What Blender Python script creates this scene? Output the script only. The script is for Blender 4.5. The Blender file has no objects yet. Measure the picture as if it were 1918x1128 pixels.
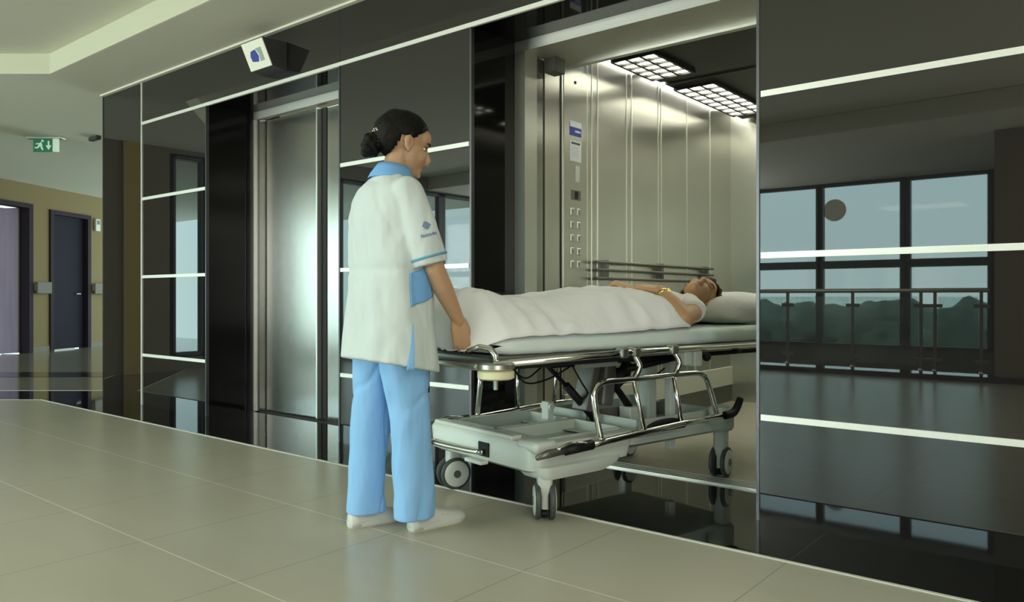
import bpy, bmesh, math, random
from math import radians, sin, cos, pi
from mathutils import Vector, Matrix, noise
random.seed(7)
scn = bpy.context.scene
COL = scn.collection

# ------------------------------------------------------------------ camera
cam_data = bpy.data.cameras.new('camera')
cam = bpy.data.objects.new('camera', cam_data); COL.objects.link(cam)
cam.location = (0, 0, 0.9)
cam.rotation_euler = (radians(90), 0, radians(39.2))
cam_data.sensor_width = 36.0
cam_data.lens = 1445 / 1918 * 36.0
cam_data.shift_y = -8 / 1918
cam_data.clip_start = 0.05
scn.camera = cam

# ------------------------------------------------------------------ world, exposure
scn.view_settings.view_transform = 'Standard'
scn.view_settings.look = 'None'
scn.view_settings.gamma = 1.0
scn.view_settings.exposure = 0.25
scn.view_settings.use_curve_mapping = False
world = bpy.data.worlds.new('daylight'); scn.world = world
world.use_nodes = True
wn = world.node_tree.nodes; wl = world.node_tree.links
wn.clear()
wo = wn.new('ShaderNodeOutputWorld'); wb = wn.new('ShaderNodeBackground')
wg = wn.new('ShaderNodeTexCoord'); ws = wn.new('ShaderNodeSeparateXYZ'); wr = wn.new('ShaderNodeValToRGB')
wl.new(wg.outputs['Generated'], ws.inputs[0]); wl.new(ws.outputs['Z'], wr.inputs[0])
wr.color_ramp.elements[0].position = 0.0; wr.color_ramp.elements[0].color = (0.58, 0.76, 0.74, 1)
wr.color_ramp.elements[1].position = 0.5; wr.color_ramp.elements[1].color = (0.50, 0.72, 0.82, 1)
wl.new(wr.outputs[0], wb.inputs['Color']); wb.inputs['Strength'].default_value = 4.9
wl.new(wb.outputs[0], wo.inputs[0])

# ------------------------------------------------------------------ large lights
def area(name, loc, target, sx, sy, power, color):
    l = bpy.data.lights.new(name, 'AREA'); l.shape = 'RECTANGLE'; l.size = sx; l.size_y = sy
    l.energy = power; l.color = color
    o = bpy.data.objects.new(name, l); COL.objects.link(o); o.location = loc
    d = Vector(target) - Vector(loc)
    o.rotation_euler = d.to_track_quat('-Z', 'Y').to_euler()
    return o
# fill lights added under the hall ceiling, out of view
area('hall_fill_light', (1.6, 0.3, 2.83), (1.6, 0.3, 0), 2.4, 3.0, 60, (1.0, 0.98, 0.84))
area('hall_fill_light', (-3.65, -0.5, 2.84), (-3.65, -0.5, 0), 1.6, 1.2, 40, (1.0, 0.98, 0.84))  # added to brighten the left floor, no fitting here
# extra fill added outside the three far panes to strengthen their daylight
area('window_daylight', (-7.0, -6.55, 1.3), (-6.4, 0, 2.0), 3.8, 2.5, 560, (1.0, 0.99, 0.94))
# fill light added right of and behind the camera, no window there
area('window_daylight', (3.1, -1.0, 1.45), (-1.0, 0.0, 1.6), 3.6, 2.2, 130, (1.0, 0.99, 0.95))
# portals guide the daylight through the big windows
for loc, tgt, sx, sy in (((-5.1, -6.30, 1.4), (-5.1, 0, 1.4), 7.0, 2.5), ((-9.05, -2.0, 1.4), (0, -2.0, 1.4), 6.9, 2.5)):
    pt = area('window_portal', loc, tgt, sx, sy, 1, (1, 1, 1)); pt.data.cycles.is_portal = True
# unseen fill added behind the black wall to light the far corridor
area('corridor_fill', (-10.6, 7.6, 2.65), (-12.2, 5.6, 0.6), 0.8, 0.8, 9, (1.0, 0.86, 0.62))

# ------------------------------------------------------------------ materials
def mat(name, color, rough=0.5, metal=0.0, ior=None, coat=0.0, sss=0.0, emit=None, es=0.0, aniso=0.0, rot=0.0,
        bump=None, noise_col=None, trans=0.0, alpha=1.0, sheen=0.0):
    m = bpy.data.materials.new(name); m.use_nodes = True
    nt = m.node_tree; p = nt.nodes['Principled BSDF']
    p.inputs['Base Color'].default_value = (*color, 1)
    p.inputs['Roughness'].default_value = rough
    p.inputs['Metallic'].default_value = metal
    if ior: p.inputs['IOR'].default_value = ior
    if coat: p.inputs['Coat Weight'].default_value = coat; p.inputs['Coat Roughness'].default_value = 0.03
    if sss:
        p.inputs['Subsurface Weight'].default_value = sss
        p.inputs['Subsurface Radius'].default_value = (0.02, 0.008, 0.004)
        p.inputs['Subsurface Scale'].default_value = 0.4
    if emit: p.inputs['Emission Color'].default_value = (*emit, 1); p.inputs['Emission Strength'].default_value = es
    if sheen: p.inputs['Sheen Weight'].default_value = sheen
    if aniso:
        p.inputs['Anisotropic'].default_value = aniso
        p.inputs['Anisotropic Rotation'].default_value = rot
        t = nt.nodes.new('ShaderNodeCombineXYZ'); t.inputs[2].default_value = 1.0   # vertical grain
        nt.links.new(t.outputs[0], p.inputs['Tangent'])
    if trans: p.inputs['Transmission Weight'].default_value = trans
    tc = None
    def coords(scale):
        n = nt.nodes.new('ShaderNodeTexCoord'); mp = nt.nodes.new('ShaderNodeMapping')
        nt.links.new(n.outputs['Object'], mp.inputs[0]); mp.inputs['Scale'].default_value = scale
        return mp
    if bump:
        sc, dist, nsc = bump
        mp = coords(sc); nz = nt.nodes.new('ShaderNodeTexNoise'); nz.inputs['Scale'].default_value = nsc
        nz.inputs['Detail'].default_value = 3
        nt.links.new(mp.outputs[0], nz.inputs['Vector'])
        b = nt.nodes.new('ShaderNodeBump'); b.inputs['Distance'].default_value = dist; b.inputs['Strength'].default_value = 1
        nt.links.new(nz.outputs['Fac'], b.inputs['Height']); nt.links.new(b.outputs[0], p.inputs['Normal'])
    if noise_col:
        sc, nsc, c2 = noise_col
        mp = coords(sc); nz = nt.nodes.new('ShaderNodeTexNoise'); nz.inputs['Scale'].default_value = nsc
        nz.inputs['Detail'].default_value = 5
        nt.links.new(mp.outputs[0], nz.inputs['Vector'])
        r = nt.nodes.new('ShaderNodeValToRGB')
        r.color_ramp.elements[0].position = 0.35; r.color_ramp.elements[0].color = (*color, 1)
        r.color_ramp.elements[1].position = 0.7; r.color_ramp.elements[1].color = (*c2, 1)
        nt.links.new(nz.outputs['Fac'], r.inputs[0]); nt.links.new(r.outputs[0], p.inputs['Base Color'])
    return m

def tile_mat(name, base, base2, grout, rough, origin, size, wx, wy, ior=1.5):
    """rectangular tiles from object coordinates: grout lines in x and y of different visibility"""
    m = bpy.data.materials.new(name); m.use_nodes = True; nt = m.node_tree; N = nt.nodes; L = nt.links
    p = N['Principled BSDF']; p.inputs['Roughness'].default_value = rough; p.inputs['IOR'].default_value = ior
    tc = N.new('ShaderNodeTexCoord'); sp = N.new('ShaderNodeSeparateXYZ'); L.new(tc.outputs['Object'], sp.inputs[0])
    def line(sock, o, w, strength):
        a = N.new('ShaderNodeMath'); a.operation = 'SUBTRACT'; L.new(sock, a.inputs[0]); a.inputs[1].default_value = o
        b = N.new('ShaderNodeMath'); b.operation = 'PINGPONG'; L.new(a.outputs[0], b.inputs[0]); b.inputs[1].default_value = size / 2
        c = N.new('ShaderNodeMath'); c.operation = 'LESS_THAN'; L.new(b.outputs[0], c.inputs[0]); c.inputs[1].default_value = w
        d = N.new('ShaderNodeMath'); d.operation = 'MULTIPLY'; L.new(c.outputs[0], d.inputs[0]); d.inputs[1].default_value = strength
        return d.outputs[0]
    lx = line(sp.outputs['X'], origin[0], wx[0], wx[1]); ly = line(sp.outputs['Y'], origin[1], wy[0], wy[1])
    nz = N.new('ShaderNodeTexNoise'); nz.inputs['Scale'].default_value = 2.5; nz.inputs['Detail'].default_value = 6
    mp = N.new('ShaderNodeMapping'); mp.inputs['Scale'].default_value = (0.6, 2.2, 1); L.new(tc.outputs['Object'], mp.inputs[0]); L.new(mp.outputs[0], nz.inputs['Vector'])
    r = N.new('ShaderNodeMixRGB'); r.inputs[1].default_value = (*base, 1); r.inputs[2].default_value = (*base2, 1); L.new(nz.outputs['Fac'], r.inputs[0])
    g1 = N.new('ShaderNodeMixRGB'); L.new(lx, g1.inputs[0]); L.new(r.outputs[0], g1.inputs[1]); g1.inputs[2].default_value = (*grout[0], 1)
    g2 = N.new('ShaderNodeMixRGB'); L.new(ly, g2.inputs[0]); L.new(g1.outputs[0], g2.inputs[1]); g2.inputs[2].default_value = (*grout[1], 1)
    L.new(g2.outputs[0], p.inputs['Base Color'])
    return m

M = {}
M['tile'] = tile_mat('beige_porcelain_tile', (0.375, 0.37, 0.29), (0.42, 0.41, 0.33), ((0.22, 0.21, 0.16), (0.62, 0.60, 0.50)), 0.25,
                     (-0.93, 2.62), 0.64, (0.0018, 0.8), (0.0026, 0.9), 1.38)
M['granite'] = tile_mat('black_polished_granite', (0.006, 0.006, 0.006), (0.010, 0.010, 0.011), ((0.09, 0.08, 0.08), (0.06, 0.05, 0.05)), 0.035,
                        (-0.93, 3.04), 0.96, (0.0016, 0.7), (0.0016, 0.7), 1.6)
M['far_tile'] = mat('grey_corridor_tile', (0.26, 0.24, 0.19), 0.12)
M['dark_tile'] = mat('dark_corridor_tile', (0.03, 0.028, 0.025), 0.12)
M['black_glass'] = mat('black_glass_panel', (0.012, 0.0115, 0.011), 0.012, ior=1.9)
M['black_reveal'] = mat('black_lacquer_reveal', (0.006, 0.006, 0.006), 0.06, ior=1.27)
M['strip'] = mat('white_aluminium_strip', (0.80, 0.82, 0.74), 0.35, metal=0.25)
M['edge'] = mat('silver_edge', (0.11, 0.11, 0.115), 0.35, metal=0.9)
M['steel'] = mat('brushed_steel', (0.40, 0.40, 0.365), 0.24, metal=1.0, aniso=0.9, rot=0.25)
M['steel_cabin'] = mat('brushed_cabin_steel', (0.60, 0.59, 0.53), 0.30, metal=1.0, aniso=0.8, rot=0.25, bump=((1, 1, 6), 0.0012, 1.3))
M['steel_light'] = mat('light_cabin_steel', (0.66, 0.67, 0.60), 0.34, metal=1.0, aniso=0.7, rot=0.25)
M['steel_plain'] = mat('satin_steel', (0.62, 0.61, 0.54), 0.5, metal=1.0)
M['seam'] = mat('bright_seam', (0.85, 0.86, 0.78), 0.3, metal=0.8)
M['seam_dark'] = mat('dark_gap', (0.012, 0.012, 0.012), 0.6)
M['chrome'] = mat('chrome', (0.72, 0.72, 0.68), 0.10, metal=1.0)
M['alu'] = mat('aluminium', (0.55, 0.55, 0.5), 0.35, metal=1.0)
M['ceiling'] = mat('ceiling_paint', (0.76, 0.75, 0.63), 0.9)
M['fascia'] = mat('fascia_light_tone', (0.60, 0.61, 0.46), 0.85)  # brightness of the lit tray edge put into the colour
M['yellow_wall'] = mat('yellow_paint', (0.23, 0.17, 0.075), 0.85)
M['brown_wall'] = mat('brown_paint', (0.22, 0.19, 0.135), 0.8)
M['grey_wall'] = mat('grey_brown_paint', (0.20, 0.185, 0.16), 0.8)
M['dark_wood'] = mat('dark_door_frame', (0.040, 0.028, 0.040), 0.7, ior=1.2)
M['door_blue'] = mat('dark_blue_door', (0.020, 0.019, 0.030), 0.7, ior=1.2)
M['lilac'] = mat('lilac_door', (0.42, 0.34, 0.50), 0.6, noise_col=((6, 6, 0.4), 3, (0.36, 0.29, 0.45)))
M['white_plastic'] = mat('white_plastic', (0.58, 0.64, 0.58), 0.35)
M['cream'] = mat('cream_rubber', (0.72, 0.70, 0.45), 0.5)
M['tray'] = mat('tray_plastic', (0.50, 0.58, 0.52), 0.4)
M['grey_plastic'] = mat('grey_plastic', (0.33, 0.37, 0.34), 0.4)
M['black_plastic'] = mat('black_plastic', (0.010, 0.010, 0.011), 0.5, ior=1.3)
M['tyre'] = mat('grey_rubber_tyre', (0.05, 0.06, 0.055), 0.5)
M['mech'] = mat('grey_painted_metal', (0.20, 0.20, 0.18), 0.4, metal=0.5)
M['skin'] = mat('skin', (0.47, 0.29, 0.165), 0.5, sss=0.15)
M['skin_patient'] = mat('patient_skin', (0.50, 0.30, 0.15), 0.5, sss=0.15)
M['lip'] = mat('lip', (0.36, 0.15, 0.10), 0.45)
M['hair_black'] = mat('black_hair', (0.005, 0.0045, 0.004), 0.6, ior=1.25, bump=((1, 1, 1), 0.004, 60))
M['hair_brown'] = mat('brown_hair', (0.075, 0.05, 0.025), 0.5, bump=((1, 1, 1), 0.004, 60), noise_col=((1, 1, 1), 30, (0.16, 0.11, 0.05)))
M['white_cloth'] = mat('white_uniform_cloth', (0.57, 0.645, 0.63), 0.85, bump=((1, 1, 0.6), 0.03, 6), sheen=0.1)
M['white_cloth_b'] = mat('white_shirt_cloth', (0.78, 0.77, 0.72), 0.85, bump=((1, 1, 1), 0.004, 14))
M['sheet'] = mat('white_bed_linen', (0.86, 0.89, 0.89), 0.9, bump=((1, 1, 1), 0.02, 5))
M['mattress'] = mat('mint_mattress_cover', (0.74, 0.85, 0.80), 0.55, bump=((1, 1, 1), 0.006, 9))
M['pillow'] = mat('pillow_linen', (0.78, 0.78, 0.75), 0.85, bump=((1, 1, 1), 0.008, 12))
M['blue_cloth'] = mat('blue_uniform_cloth', (0.25, 0.51, 0.84), 0.85, bump=((1, 1, 0.35), 0.03, 7), sheen=0.1)
M['blue_collar'] = mat('blue_collar_cloth', (0.17, 0.40, 0.72), 0.85)
M['blue_trim'] = mat('blue_piping', (0.13, 0.36, 0.48), 0.8)
M['emblem'] = mat('blue_grey_print', (0.16, 0.25, 0.42), 0.8)
M['shoe'] = mat('white_leather', (0.58, 0.60, 0.55), 0.45)
M['gold'] = mat('gold_watch', (0.80, 0.62, 0.22), 0.2, metal=1.0)
M['eye'] = mat('eye', (0.02, 0.015, 0.01), 0.2)
M['vinyl'] = mat('cabin_vinyl_floor', (0.42, 0.40, 0.32), 0.3, noise_col=((1, 3, 1), 2, (0.36, 0.34, 0.27)))
M['bumper'] = mat('cabin_bumper_rail', (0.58, 0.60, 0.52), 0.5)
M['skirt'] = mat('cabin_skirting', (0.16, 0.16, 0.14), 0.35, metal=0.6)
M['cabin_ceiling'] = mat('dark_cabin_ceiling', (0.035, 0.033, 0.034), 0.28, metal=0.2)
M['lamp'] = mat('lamp_diffuser', (0.9, 0.9, 0.8), 0.5, emit=(1.0, 1.0, 0.80), es=9.0)
M['tube'] = mat('lamp_tube', (0.9, 0.9, 0.8), 0.5, emit=(1.0, 1.0, 0.88), es=14.0)
M['green'] = mat('exit_green', (0.01, 0.13, 0.055), 0.5, emit=(0.01, 0.25, 0.10), es=0.22)
M['sign_white'] = mat('exit_white', (0.75, 0.85, 0.72), 0.5, emit=(0.6, 0.8, 0.62), es=0.25)
M['box_white'] = mat('call_box_face', (0.72, 0.74, 0.60), 0.5, emit=(0.7, 0.75, 0.6), es=0.12)
M['blue_print'] = mat('blue_print', (0.03, 0.05, 0.33), 0.6)
M['paper'] = mat('paper_notice', (0.72, 0.74, 0.74), 0.7)
M['box_grey'] = mat('dark_grey_box', (0.045, 0.043, 0.045), 0.5)
M['window_frame'] = mat('dark_blue_window_frame', (0.05, 0.07, 0.09), 0.5)
M['foliage'] = mat('foliage', (0.07, 0.095, 0.065), 0.8, noise_col=((1, 1, 1), 3, (0.12, 0.15, 0.10)))
M['trunk'] = mat('tree_trunk', (0.06, 0.045, 0.03), 0.9)
M['ground'] = mat('outside_ground', (0.16, 0.15, 0.12), 0.9)
def glass_mat(name, tint, refl):
    m = bpy.data.materials.new(name); m.use_nodes = True; nt = m.node_tree; nt.nodes.clear()
    o = nt.nodes.new('ShaderNodeOutputMaterial'); t = nt.nodes.new('ShaderNodeBsdfTransparent'); g = nt.nodes.new('ShaderNodeBsdfGlossy')
    t.inputs[0].default_value = (*tint, 1); g.inputs['Roughness'].default_value = 0.02
    x = nt.nodes.new('ShaderNodeMixShader'); x.inputs[0].default_value = refl
    nt.links.new(t.outputs[0], x.inputs[1]); nt.links.new(g.outputs[0], x.inputs[2]); nt.links.new(x.outputs[0], o.inputs[0])
    return m
M['glass'] = glass_mat('window_glass', (0.93, 0.97, 0.97), 0.05)
M['rail_glass'] = glass_mat('railing_glass', (0.80, 0.86, 0.84), 0.05)

M['disc'] = glass_mat('brown_translucent_sticker', (0.50, 0.42, 0.36), 0.03)
M['yellow_column'] = mat('yellow_column_paint', (0.52, 0.40, 0.13), 0.8)

# ------------------------------------------------------------------ object helpers
def link(name, me, m, parent=None, smooth=False):
    o = bpy.data.objects.new(name, me); COL.objects.link(o)
    if m is not None and not me.materials: me.materials.append(m)
    if parent is not None: o.parent = parent
    if smooth:
        for p in me.polygons: p.use_smooth = True
    return o
def obj(name, bm, m, parent=None, smooth=False, fix=True):
    me = bpy.data.meshes.new(name)
    if fix: bmesh.ops.recalc_face_normals(bm, faces=bm.faces)
    bm.to_mesh(me); bm.free()
    return link(name, me, m, parent, smooth)
def struct(o, label=None):
    o['kind'] = 'structure'
    if label: o['label'] = label
    return o
def tag(o, label, cat, group=None):
    o['label'] = label; o['category'] = cat
    if group: o['group'] = group
    return o
def empty(name, loc, rz, label, cat, group=None):
    o = bpy.data.objects.new(name, None); COL.objects.link(o); o.empty_display_size = 0.1
    o.location = loc; o.rotation_euler = (0, 0, rz)
    return tag(o, label, cat, group)
def auto_smooth(o, ang=40):
    me = o.data
    for p in me.polygons: p.use_smooth = True
    bm = bmesh.new(); bm.from_mesh(me)
    for e in bm.edges:
        if len(e.link_faces) == 2 and e.calc_face_angle(0) > radians(ang): e.smooth = False
    bm.to_mesh(me); bm.free()
    return o
def copy_tree(root):
    c = root.copy(); COL.objects.link(c)
    for ch in list(root.children):
        d = copy_tree(ch); d.parent = c
    return c

def box(bm, x0, x1, y0, y1, z0, z1, bev=0.0, seg=2, mx=None):
    r = bmesh.ops.create_cube(bm, size=1.0)
    vs = r['verts']
    for v in vs:
        v.co = Vector(((x0 + x1) / 2 + v.co.x * (x1 - x0), (y0 + y1) / 2 + v.co.y * (y1 - y0), (z0 + z1) / 2 + v.co.z * (z1 - z0)))
    if bev > 0:
        es = list({e for v in vs for e in v.link_edges})
        b = bmesh.ops.bevel(bm, geom=es, offset=bev, segments=seg, profile=0.5, affect='EDGES')
        vs = b['verts']
    if mx is not None:
        for v in {v for v in vs}: v.co = mx @ v.co
    return vs
def B(*a, **k):
    bm = bmesh.new(); box(bm, *a, **k); return bm
def loft(bm, rings, cap=True, closed=True):
    vv = [[bm.verts.new(p) for p in r] for r in rings]
    n = len(vv[0])
    for a, b in zip(vv[:-1], vv[1:]):
        for i in range(n if closed else n - 1):
            j = (i + 1) % n
            bm.faces.new((a[i], a[j], b[j], b[i]))
    if cap:
        bm.faces.new(vv[0]); bm.faces.new(vv[-1])
    return vv
def catmull(pts, sub=6):
    P = [Vector(p) for p in pts]; out = []
    for i in range(len(P) - 1):
        p0 = P[max(i - 1, 0)]; p1 = P[i]; p2 = P[i + 1]; p3 = P[min(i + 2, len(P) - 1)]
        for k in range(sub):
            t = k / sub
            out.append(0.5 * ((2 * p1) + (p2 - p0) * t + (2 * p0 - 5 * p1 + 4 * p2 - p3) * t * t + (-p0 + 3 * p1 - 3 * p2 + p3) * t ** 3))
    out.append(P[-1]); return out
def tube(bm, pts, r, n=12, cap=True, squash=None):
    P = [Vector(p) for p in pts]
    R = list(r) if isinstance(r, (list, tuple)) else [r] * len(P)
    if len(R) != len(P):
        R = [R[min(int(i * (len(R) - 1) / (len(P) - 1)), len(R) - 2)] + (R[min(int(i * (len(R) - 1) / (len(P) - 1)), len(R) - 2) + 1] - R[min(int(i * (len(R) - 1) / (len(P) - 1)), len(R) - 2)]) * (i * (len(R) - 1) / (len(P) - 1) - min(int(i * (len(R) - 1) / (len(P) - 1)), len(R) - 2)) for i in range(len(P))]
    rings = []; up = None
    for i, p in enumerate(P):
        d = (P[min(i + 1, len(P) - 1)] - P[max(i - 1, 0)]).normalized()
        if up is None:
            up = Vector((0, 0, 1)) if abs(d.z) < 0.9 else Vector((1, 0, 0))
        s = d.cross(up)
        if s.length < 1e-5: s = d.cross(Vector((0, 1, 0)))
        s.normalize(); up = s.cross(d).normalized()
        rings.append([p + (s * cos(2 * pi * k / n) + up * sin(2 * pi * k / n)) * R[i] for k in range(n)])
    loft(bm, rings, cap)
def T(pts, r, n=12, sub=0):
    bm = bmesh.new(); tube(bm, catmull(pts, sub) if sub else pts, r, n); return bm
def ball(bm, c, rad, mx=None, u=20, v=14):
    rr = rad if isinstance(rad, (tuple, list)) else (rad,) * 3
    r = bmesh.ops.create_uvsphere(bm, u_segments=u, v_segments=v, radius=1.0)
    for w in r['verts']:
        q = Vector((w.co.x * rr[0], w.co.y * rr[1], w.co.z * rr[2]))
        if mx is not None: q = mx @ q
        w.co = q + Vector(c)
    return r['verts']
def limb(bm, pts, rad, n=18):
    for p, r in zip(pts, rad): ball(bm, p, r, u=n, v=n // 2 + 2)
    P = [Vector(p) for p in pts]
    for i in range(len(P) - 1):
        tube(bm, [P[i], P[i + 1]], [rad[i], rad[i + 1]], n)
def cyl(bm, a, b, r, n=32): tube(bm, [a, b], r, n)
def voxel(name, bm, m, parent, size, smooth=4, after=None):
    """one continuous watertight surface out of overlapping closed shapes"""
    me = bpy.data.meshes.new(name + '_raw'); bmesh.ops.recalc_face_normals(bm, faces=bm.faces); bm.to_mesh(me); bm.free()
    o = bpy.data.objects.new(name, me); COL.objects.link(o)
    a = o.modifiers.new('r', 'REMESH'); a.mode = 'VOXEL'; a.voxel_size = size
    s = o.modifiers.new('s', 'SMOOTH'); s.factor = 0.5; s.iterations = smooth
    dg = bpy.context.evaluated_depsgraph_get()
    new = bpy.data.meshes.new_from_object(o.evaluated_get(dg), depsgraph=dg)
    o.modifiers.clear(); o.data = new; new.name = name; bpy.data.meshes.remove(me)
    if m is not None:
        new.materials.clear(); new.materials.append(m)
    if after:
        for v in new.vertices: v.co = after(v.co.copy())
    for p in new.polygons: p.use_smooth = True
    o.parent = parent
    return o
def ell(c, p, q, n=36, pw=2.3, tilt=0.0):
    """superellipse ring in the x/y plane; tilt adds z as a function of x"""
    out = []
    for k in range(n):
        t = 2 * pi * k / n; cx, sy = cos(t), sin(t)
        x = p * math.copysign(abs(cx) ** (2 / pw), cx); y = q * math.copysign(abs(sy) ** (2 / pw), sy)
        out.append(Vector((c[0] + x, c[1] + y, c[2] + tilt * x)))
    return out
def poly(name, pts, z, m, up=True):
    bm = bmesh.new(); vs = [bm.verts.new((p[0], p[1], z)) for p in pts]
    f = bm.faces.new(vs); bm.normal_update()
    if (f.normal.z < 0) == up: f.normal_flip()
    bmesh.ops.triangulate(bm, faces=[f])
    return struct(obj(name, bm, m, fix=False))

# =================================================================== SETTING
D = 3.04           # plane of the black glass wall
NB = 3.42          # back plane of the two lift niches
CZ = 2.70
# ---- floors
c0 = (-7.45, 2.62); gd = (-0.775, -0.632)
e1 = (c0[0] + gd[0] * 9, c0[1] + gd[1] * 9)
b1 = (-8.47, 2.627); b2 = (-7.71, 3.25); e2 = (b1[0] + gd[0] * 8.0, b1[1] + gd[1] * 8.0)
poly('floor', [c0, (3.2, 2.62), (3.2, -3.28), (e1[0], -3.28), e1], 0, M['tile'])
poly('floor', [c0, (3.2, 2.62), (3.2, 3.66), (-7.2, 3.66), b2, b1, e2, e1], 0, M['granite'])
poly('floor', [b2, (-7.2, 3.66), (-7.2, 10.5), (-18, 10.5), (-18, e2[1]), e2, b1], 0, M['far_tile'])
def along(p, q, w, z, name, m):
    d = (Vector(q) - Vector(p)); n = Vector((-d.y, d.x)).normalized() * w
    return poly(name, [p, q, (q[0] + n.x, q[1] + n.y), (p[0] + n.x, p[1] + n.y)], z, m)
bm = B(-7.45, 3.2, 2.613, 2.627, -0.01, 0.003); struct(obj('trim_1', bm, M['bumper']))
bm = bmesh.new(); tube(bm, [(c0[0], c0[1], -0.003), (e1[0], e1[1], -0.003)], 0.006, 6); struct(obj('trim_2', bm, M['bumper']))
along((-9.2, 4.35), (-13.5, 0.85), 0.55, 0.002, 'trim_3', M['dark_tile'])
bm = bmesh.new(); tube(bm, [(b1[0] - 3, b1[1] - 2.446, -0.003), (b2[0] + .3, b2[1] + .25, -0.003)], 0.006, 6); struct(obj('trim_4', bm, M['bumper']))
# black kerb below the glass railing
bm = B(-9.0, 3.2, -3.62, -3.28, -0.25, 0.06); struct(obj('trim_5', bm, M['granite']))
poly('floor', [(-9.1, -3.6), (3.2, -3.6), (3.2, -6.4), (-9.1, -6.4)], -0.25, M['ground'])

# ---- black glass wall with two niches
G = M['black_glass']
def wallbox(name, m, *a, **k):
    return struct(obj(name, B(*a, **k), m))
wallbox('wall_lifts', G, -7.2, -6.470, D, 3.30, 0, CZ)
wallbox('wall_lifts', G, -6.460, -5.446, D, 3.60, 0, 2.335)
wallbox('wall_lifts', G, -3.863, -2.761, D, 3.55, 0, 2.335)
wallbox('wall_lifts', G, -1.198, 3.2, D, 3.60, 0, 2.335)
wallbox('wall_lifts', G, -6.460, 3.2, D, 3.60, 2.357, CZ)
# niche soffits, side reveals and back walls
R_ = M['black_reveal']
for x0, x1 in ((-5.446, -3.863), (-2.761, -1.198)):
    wallbox('wall_niche', R_, x0, x1, D + 0.002, NB + 0.25, 2.345, 2.356)
    wallbox('wall_niche', R_, x0 - 0.004, x0 + 0.002, D + 0.012, NB + 0.02, 0, 2.345)
wallbox('wall_niche', R_, -7.2, -5.446, 3.60, 3.68, 0, CZ)
wallbox('wall_niche', R_, -3.99, -2.761, 3.55, 3.62, 0, CZ)
wallbox('wall_side', M['yellow_wall'], -7.22, -7.20, 3.30, 10.5, 0, CZ)
# strips
S = M['strip']; k = 10
def strip(x0, x1, z, name):
    return struct(obj(name, B(x0, x1, D - 0.006, D + 0.01, z - 0.012, z + 0.012), S))
strip(-6.460, 3.2, 2.345, 'trim_10')
n = 11
for x0, x1 in ((-6.455, -5.452), (-3.85, -2.772), (-1.185, 3.2)):
    for z in (1.715, 1.066, 0.415):
        strip(x0, x1, z, 'trim_%d' % n); n += 1
struct(obj('trim_%d' % n, B(-6.472, -6.458, D - 0.008, D + 0.01, 0, CZ), S)); n += 1
for x in (-5.446, -3.863, -2.761, -1.198):
    struct(obj('trim_%d' % n, B(x - 0.006, x + 0.006, D - 0.004, D + 0.02, 0, 2.335), M['edge'])); n += 1
struct(obj('trim_%d' % n, B(-3.866, -3.862, D - 0.001, D + 0.002, 2.357, CZ), M['seam_dark'])); n += 1
struct(obj('trim_%d' % n, B(-7.208, -7.196, D - 0.004, D + 0.02, 0, CZ), M['edge'])); n += 1
struct(obj('trim_%d' % n, B(-7.2, 3.2, D - 0.03, D, CZ - 0.014, CZ), M['ceiling'])); n += 1

# ---- ceiling: low border, raised tray
tc = (-6.83, 2.475); te = (tc[0] + gd[0] * 9, tc[1] + gd[1] * 9)
def slab(name, pts, z0, z1, m):
    bm = bmesh.new()
    a = [bm.verts.new((p[0], p[1], z0)) for p in pts]; b = [bm.verts.new((p[0], p[1], z1)) for p in pts]
    bm.faces.new(a); bm.faces.new(b)
    for i in range(len(pts)):
        j = (i + 1) % len(pts); bm.faces.new((a[i], a[j], b[j], b[i]))
    bmesh.ops.recalc_face_normals(bm, faces=bm.faces)
    bmesh.ops.triangulate(bm, faces=[f for f in bm.faces if len(f.verts) > 4])
    return struct(obj(name, bm, m))
slab('ceiling', [tc, (3.3, 2.475), (3.3, 3.62), (-7.2, 3.62), (-7.2, 10.6), (-18.1, 10.6), (-18.1, te[1]), te], CZ, 2.865, M['ceiling'])
slab('ceiling', [(-18.1, -6.5), (3.3, -6.5), (3.3, 3.6), (-18.1, 3.6)], 2.865, 2.95, M['ceiling'])
slab('ceiling', [(-9.2, -6.45), (3.3, -6.45), (3.3, -2.2), (-9.2, -2.9)], 2.66, 2.86, M['ceiling'])

# boards added round the tray; their colour stands in for light on the fascia
fy = tc[1]
slab('trim_50', [(tc[0] + 0.001, fy - 0.006), (3.2, fy - 0.006), (3.2, fy - 0.0005), (tc[0] - 0.004, fy - 0.0005)], CZ + 0.001, 2.864, M['fascia'])
fx, fyy = -gd[1] * 0.006, gd[0] * 0.006
slab('trim_51', [tc, te, (te[0] + fx, te[1] + fyy), (tc[0] + fx, tc[1] + fyy)], CZ + 0.001, 2.864, M['fascia'])

# ---- far corridor wall with two doors
W0 = Vector((-13.4, 4.15, 0)); WD = Vector((-0.535, 0.845, 0)).normalized()
wang = math.atan2(WD.y, WD.x)
wall_root = bpy.data.objects.new('wall_far', None)
def wobj(name, m, t0, t1, d0, d1, z0, z1, bev=0.0):
    """box on the far wall: t along it, d out of it (towards the hall)"""
    mx = Matrix.Translation(W0) @ Matrix.Rotation(wang, 4, 'Z')
    return obj(name, B(t0, t1, d0, d1, z0, z1, bev=bev, mx=mx), m)
def wobj_l(name, m, t0, t1, d0, d1, z0, z1, parent):
    o = obj(name, B(t0, t1, d0, d1, z0, z1), m, parent); return o
bpy.data.objects.remove(wall_root)
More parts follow.
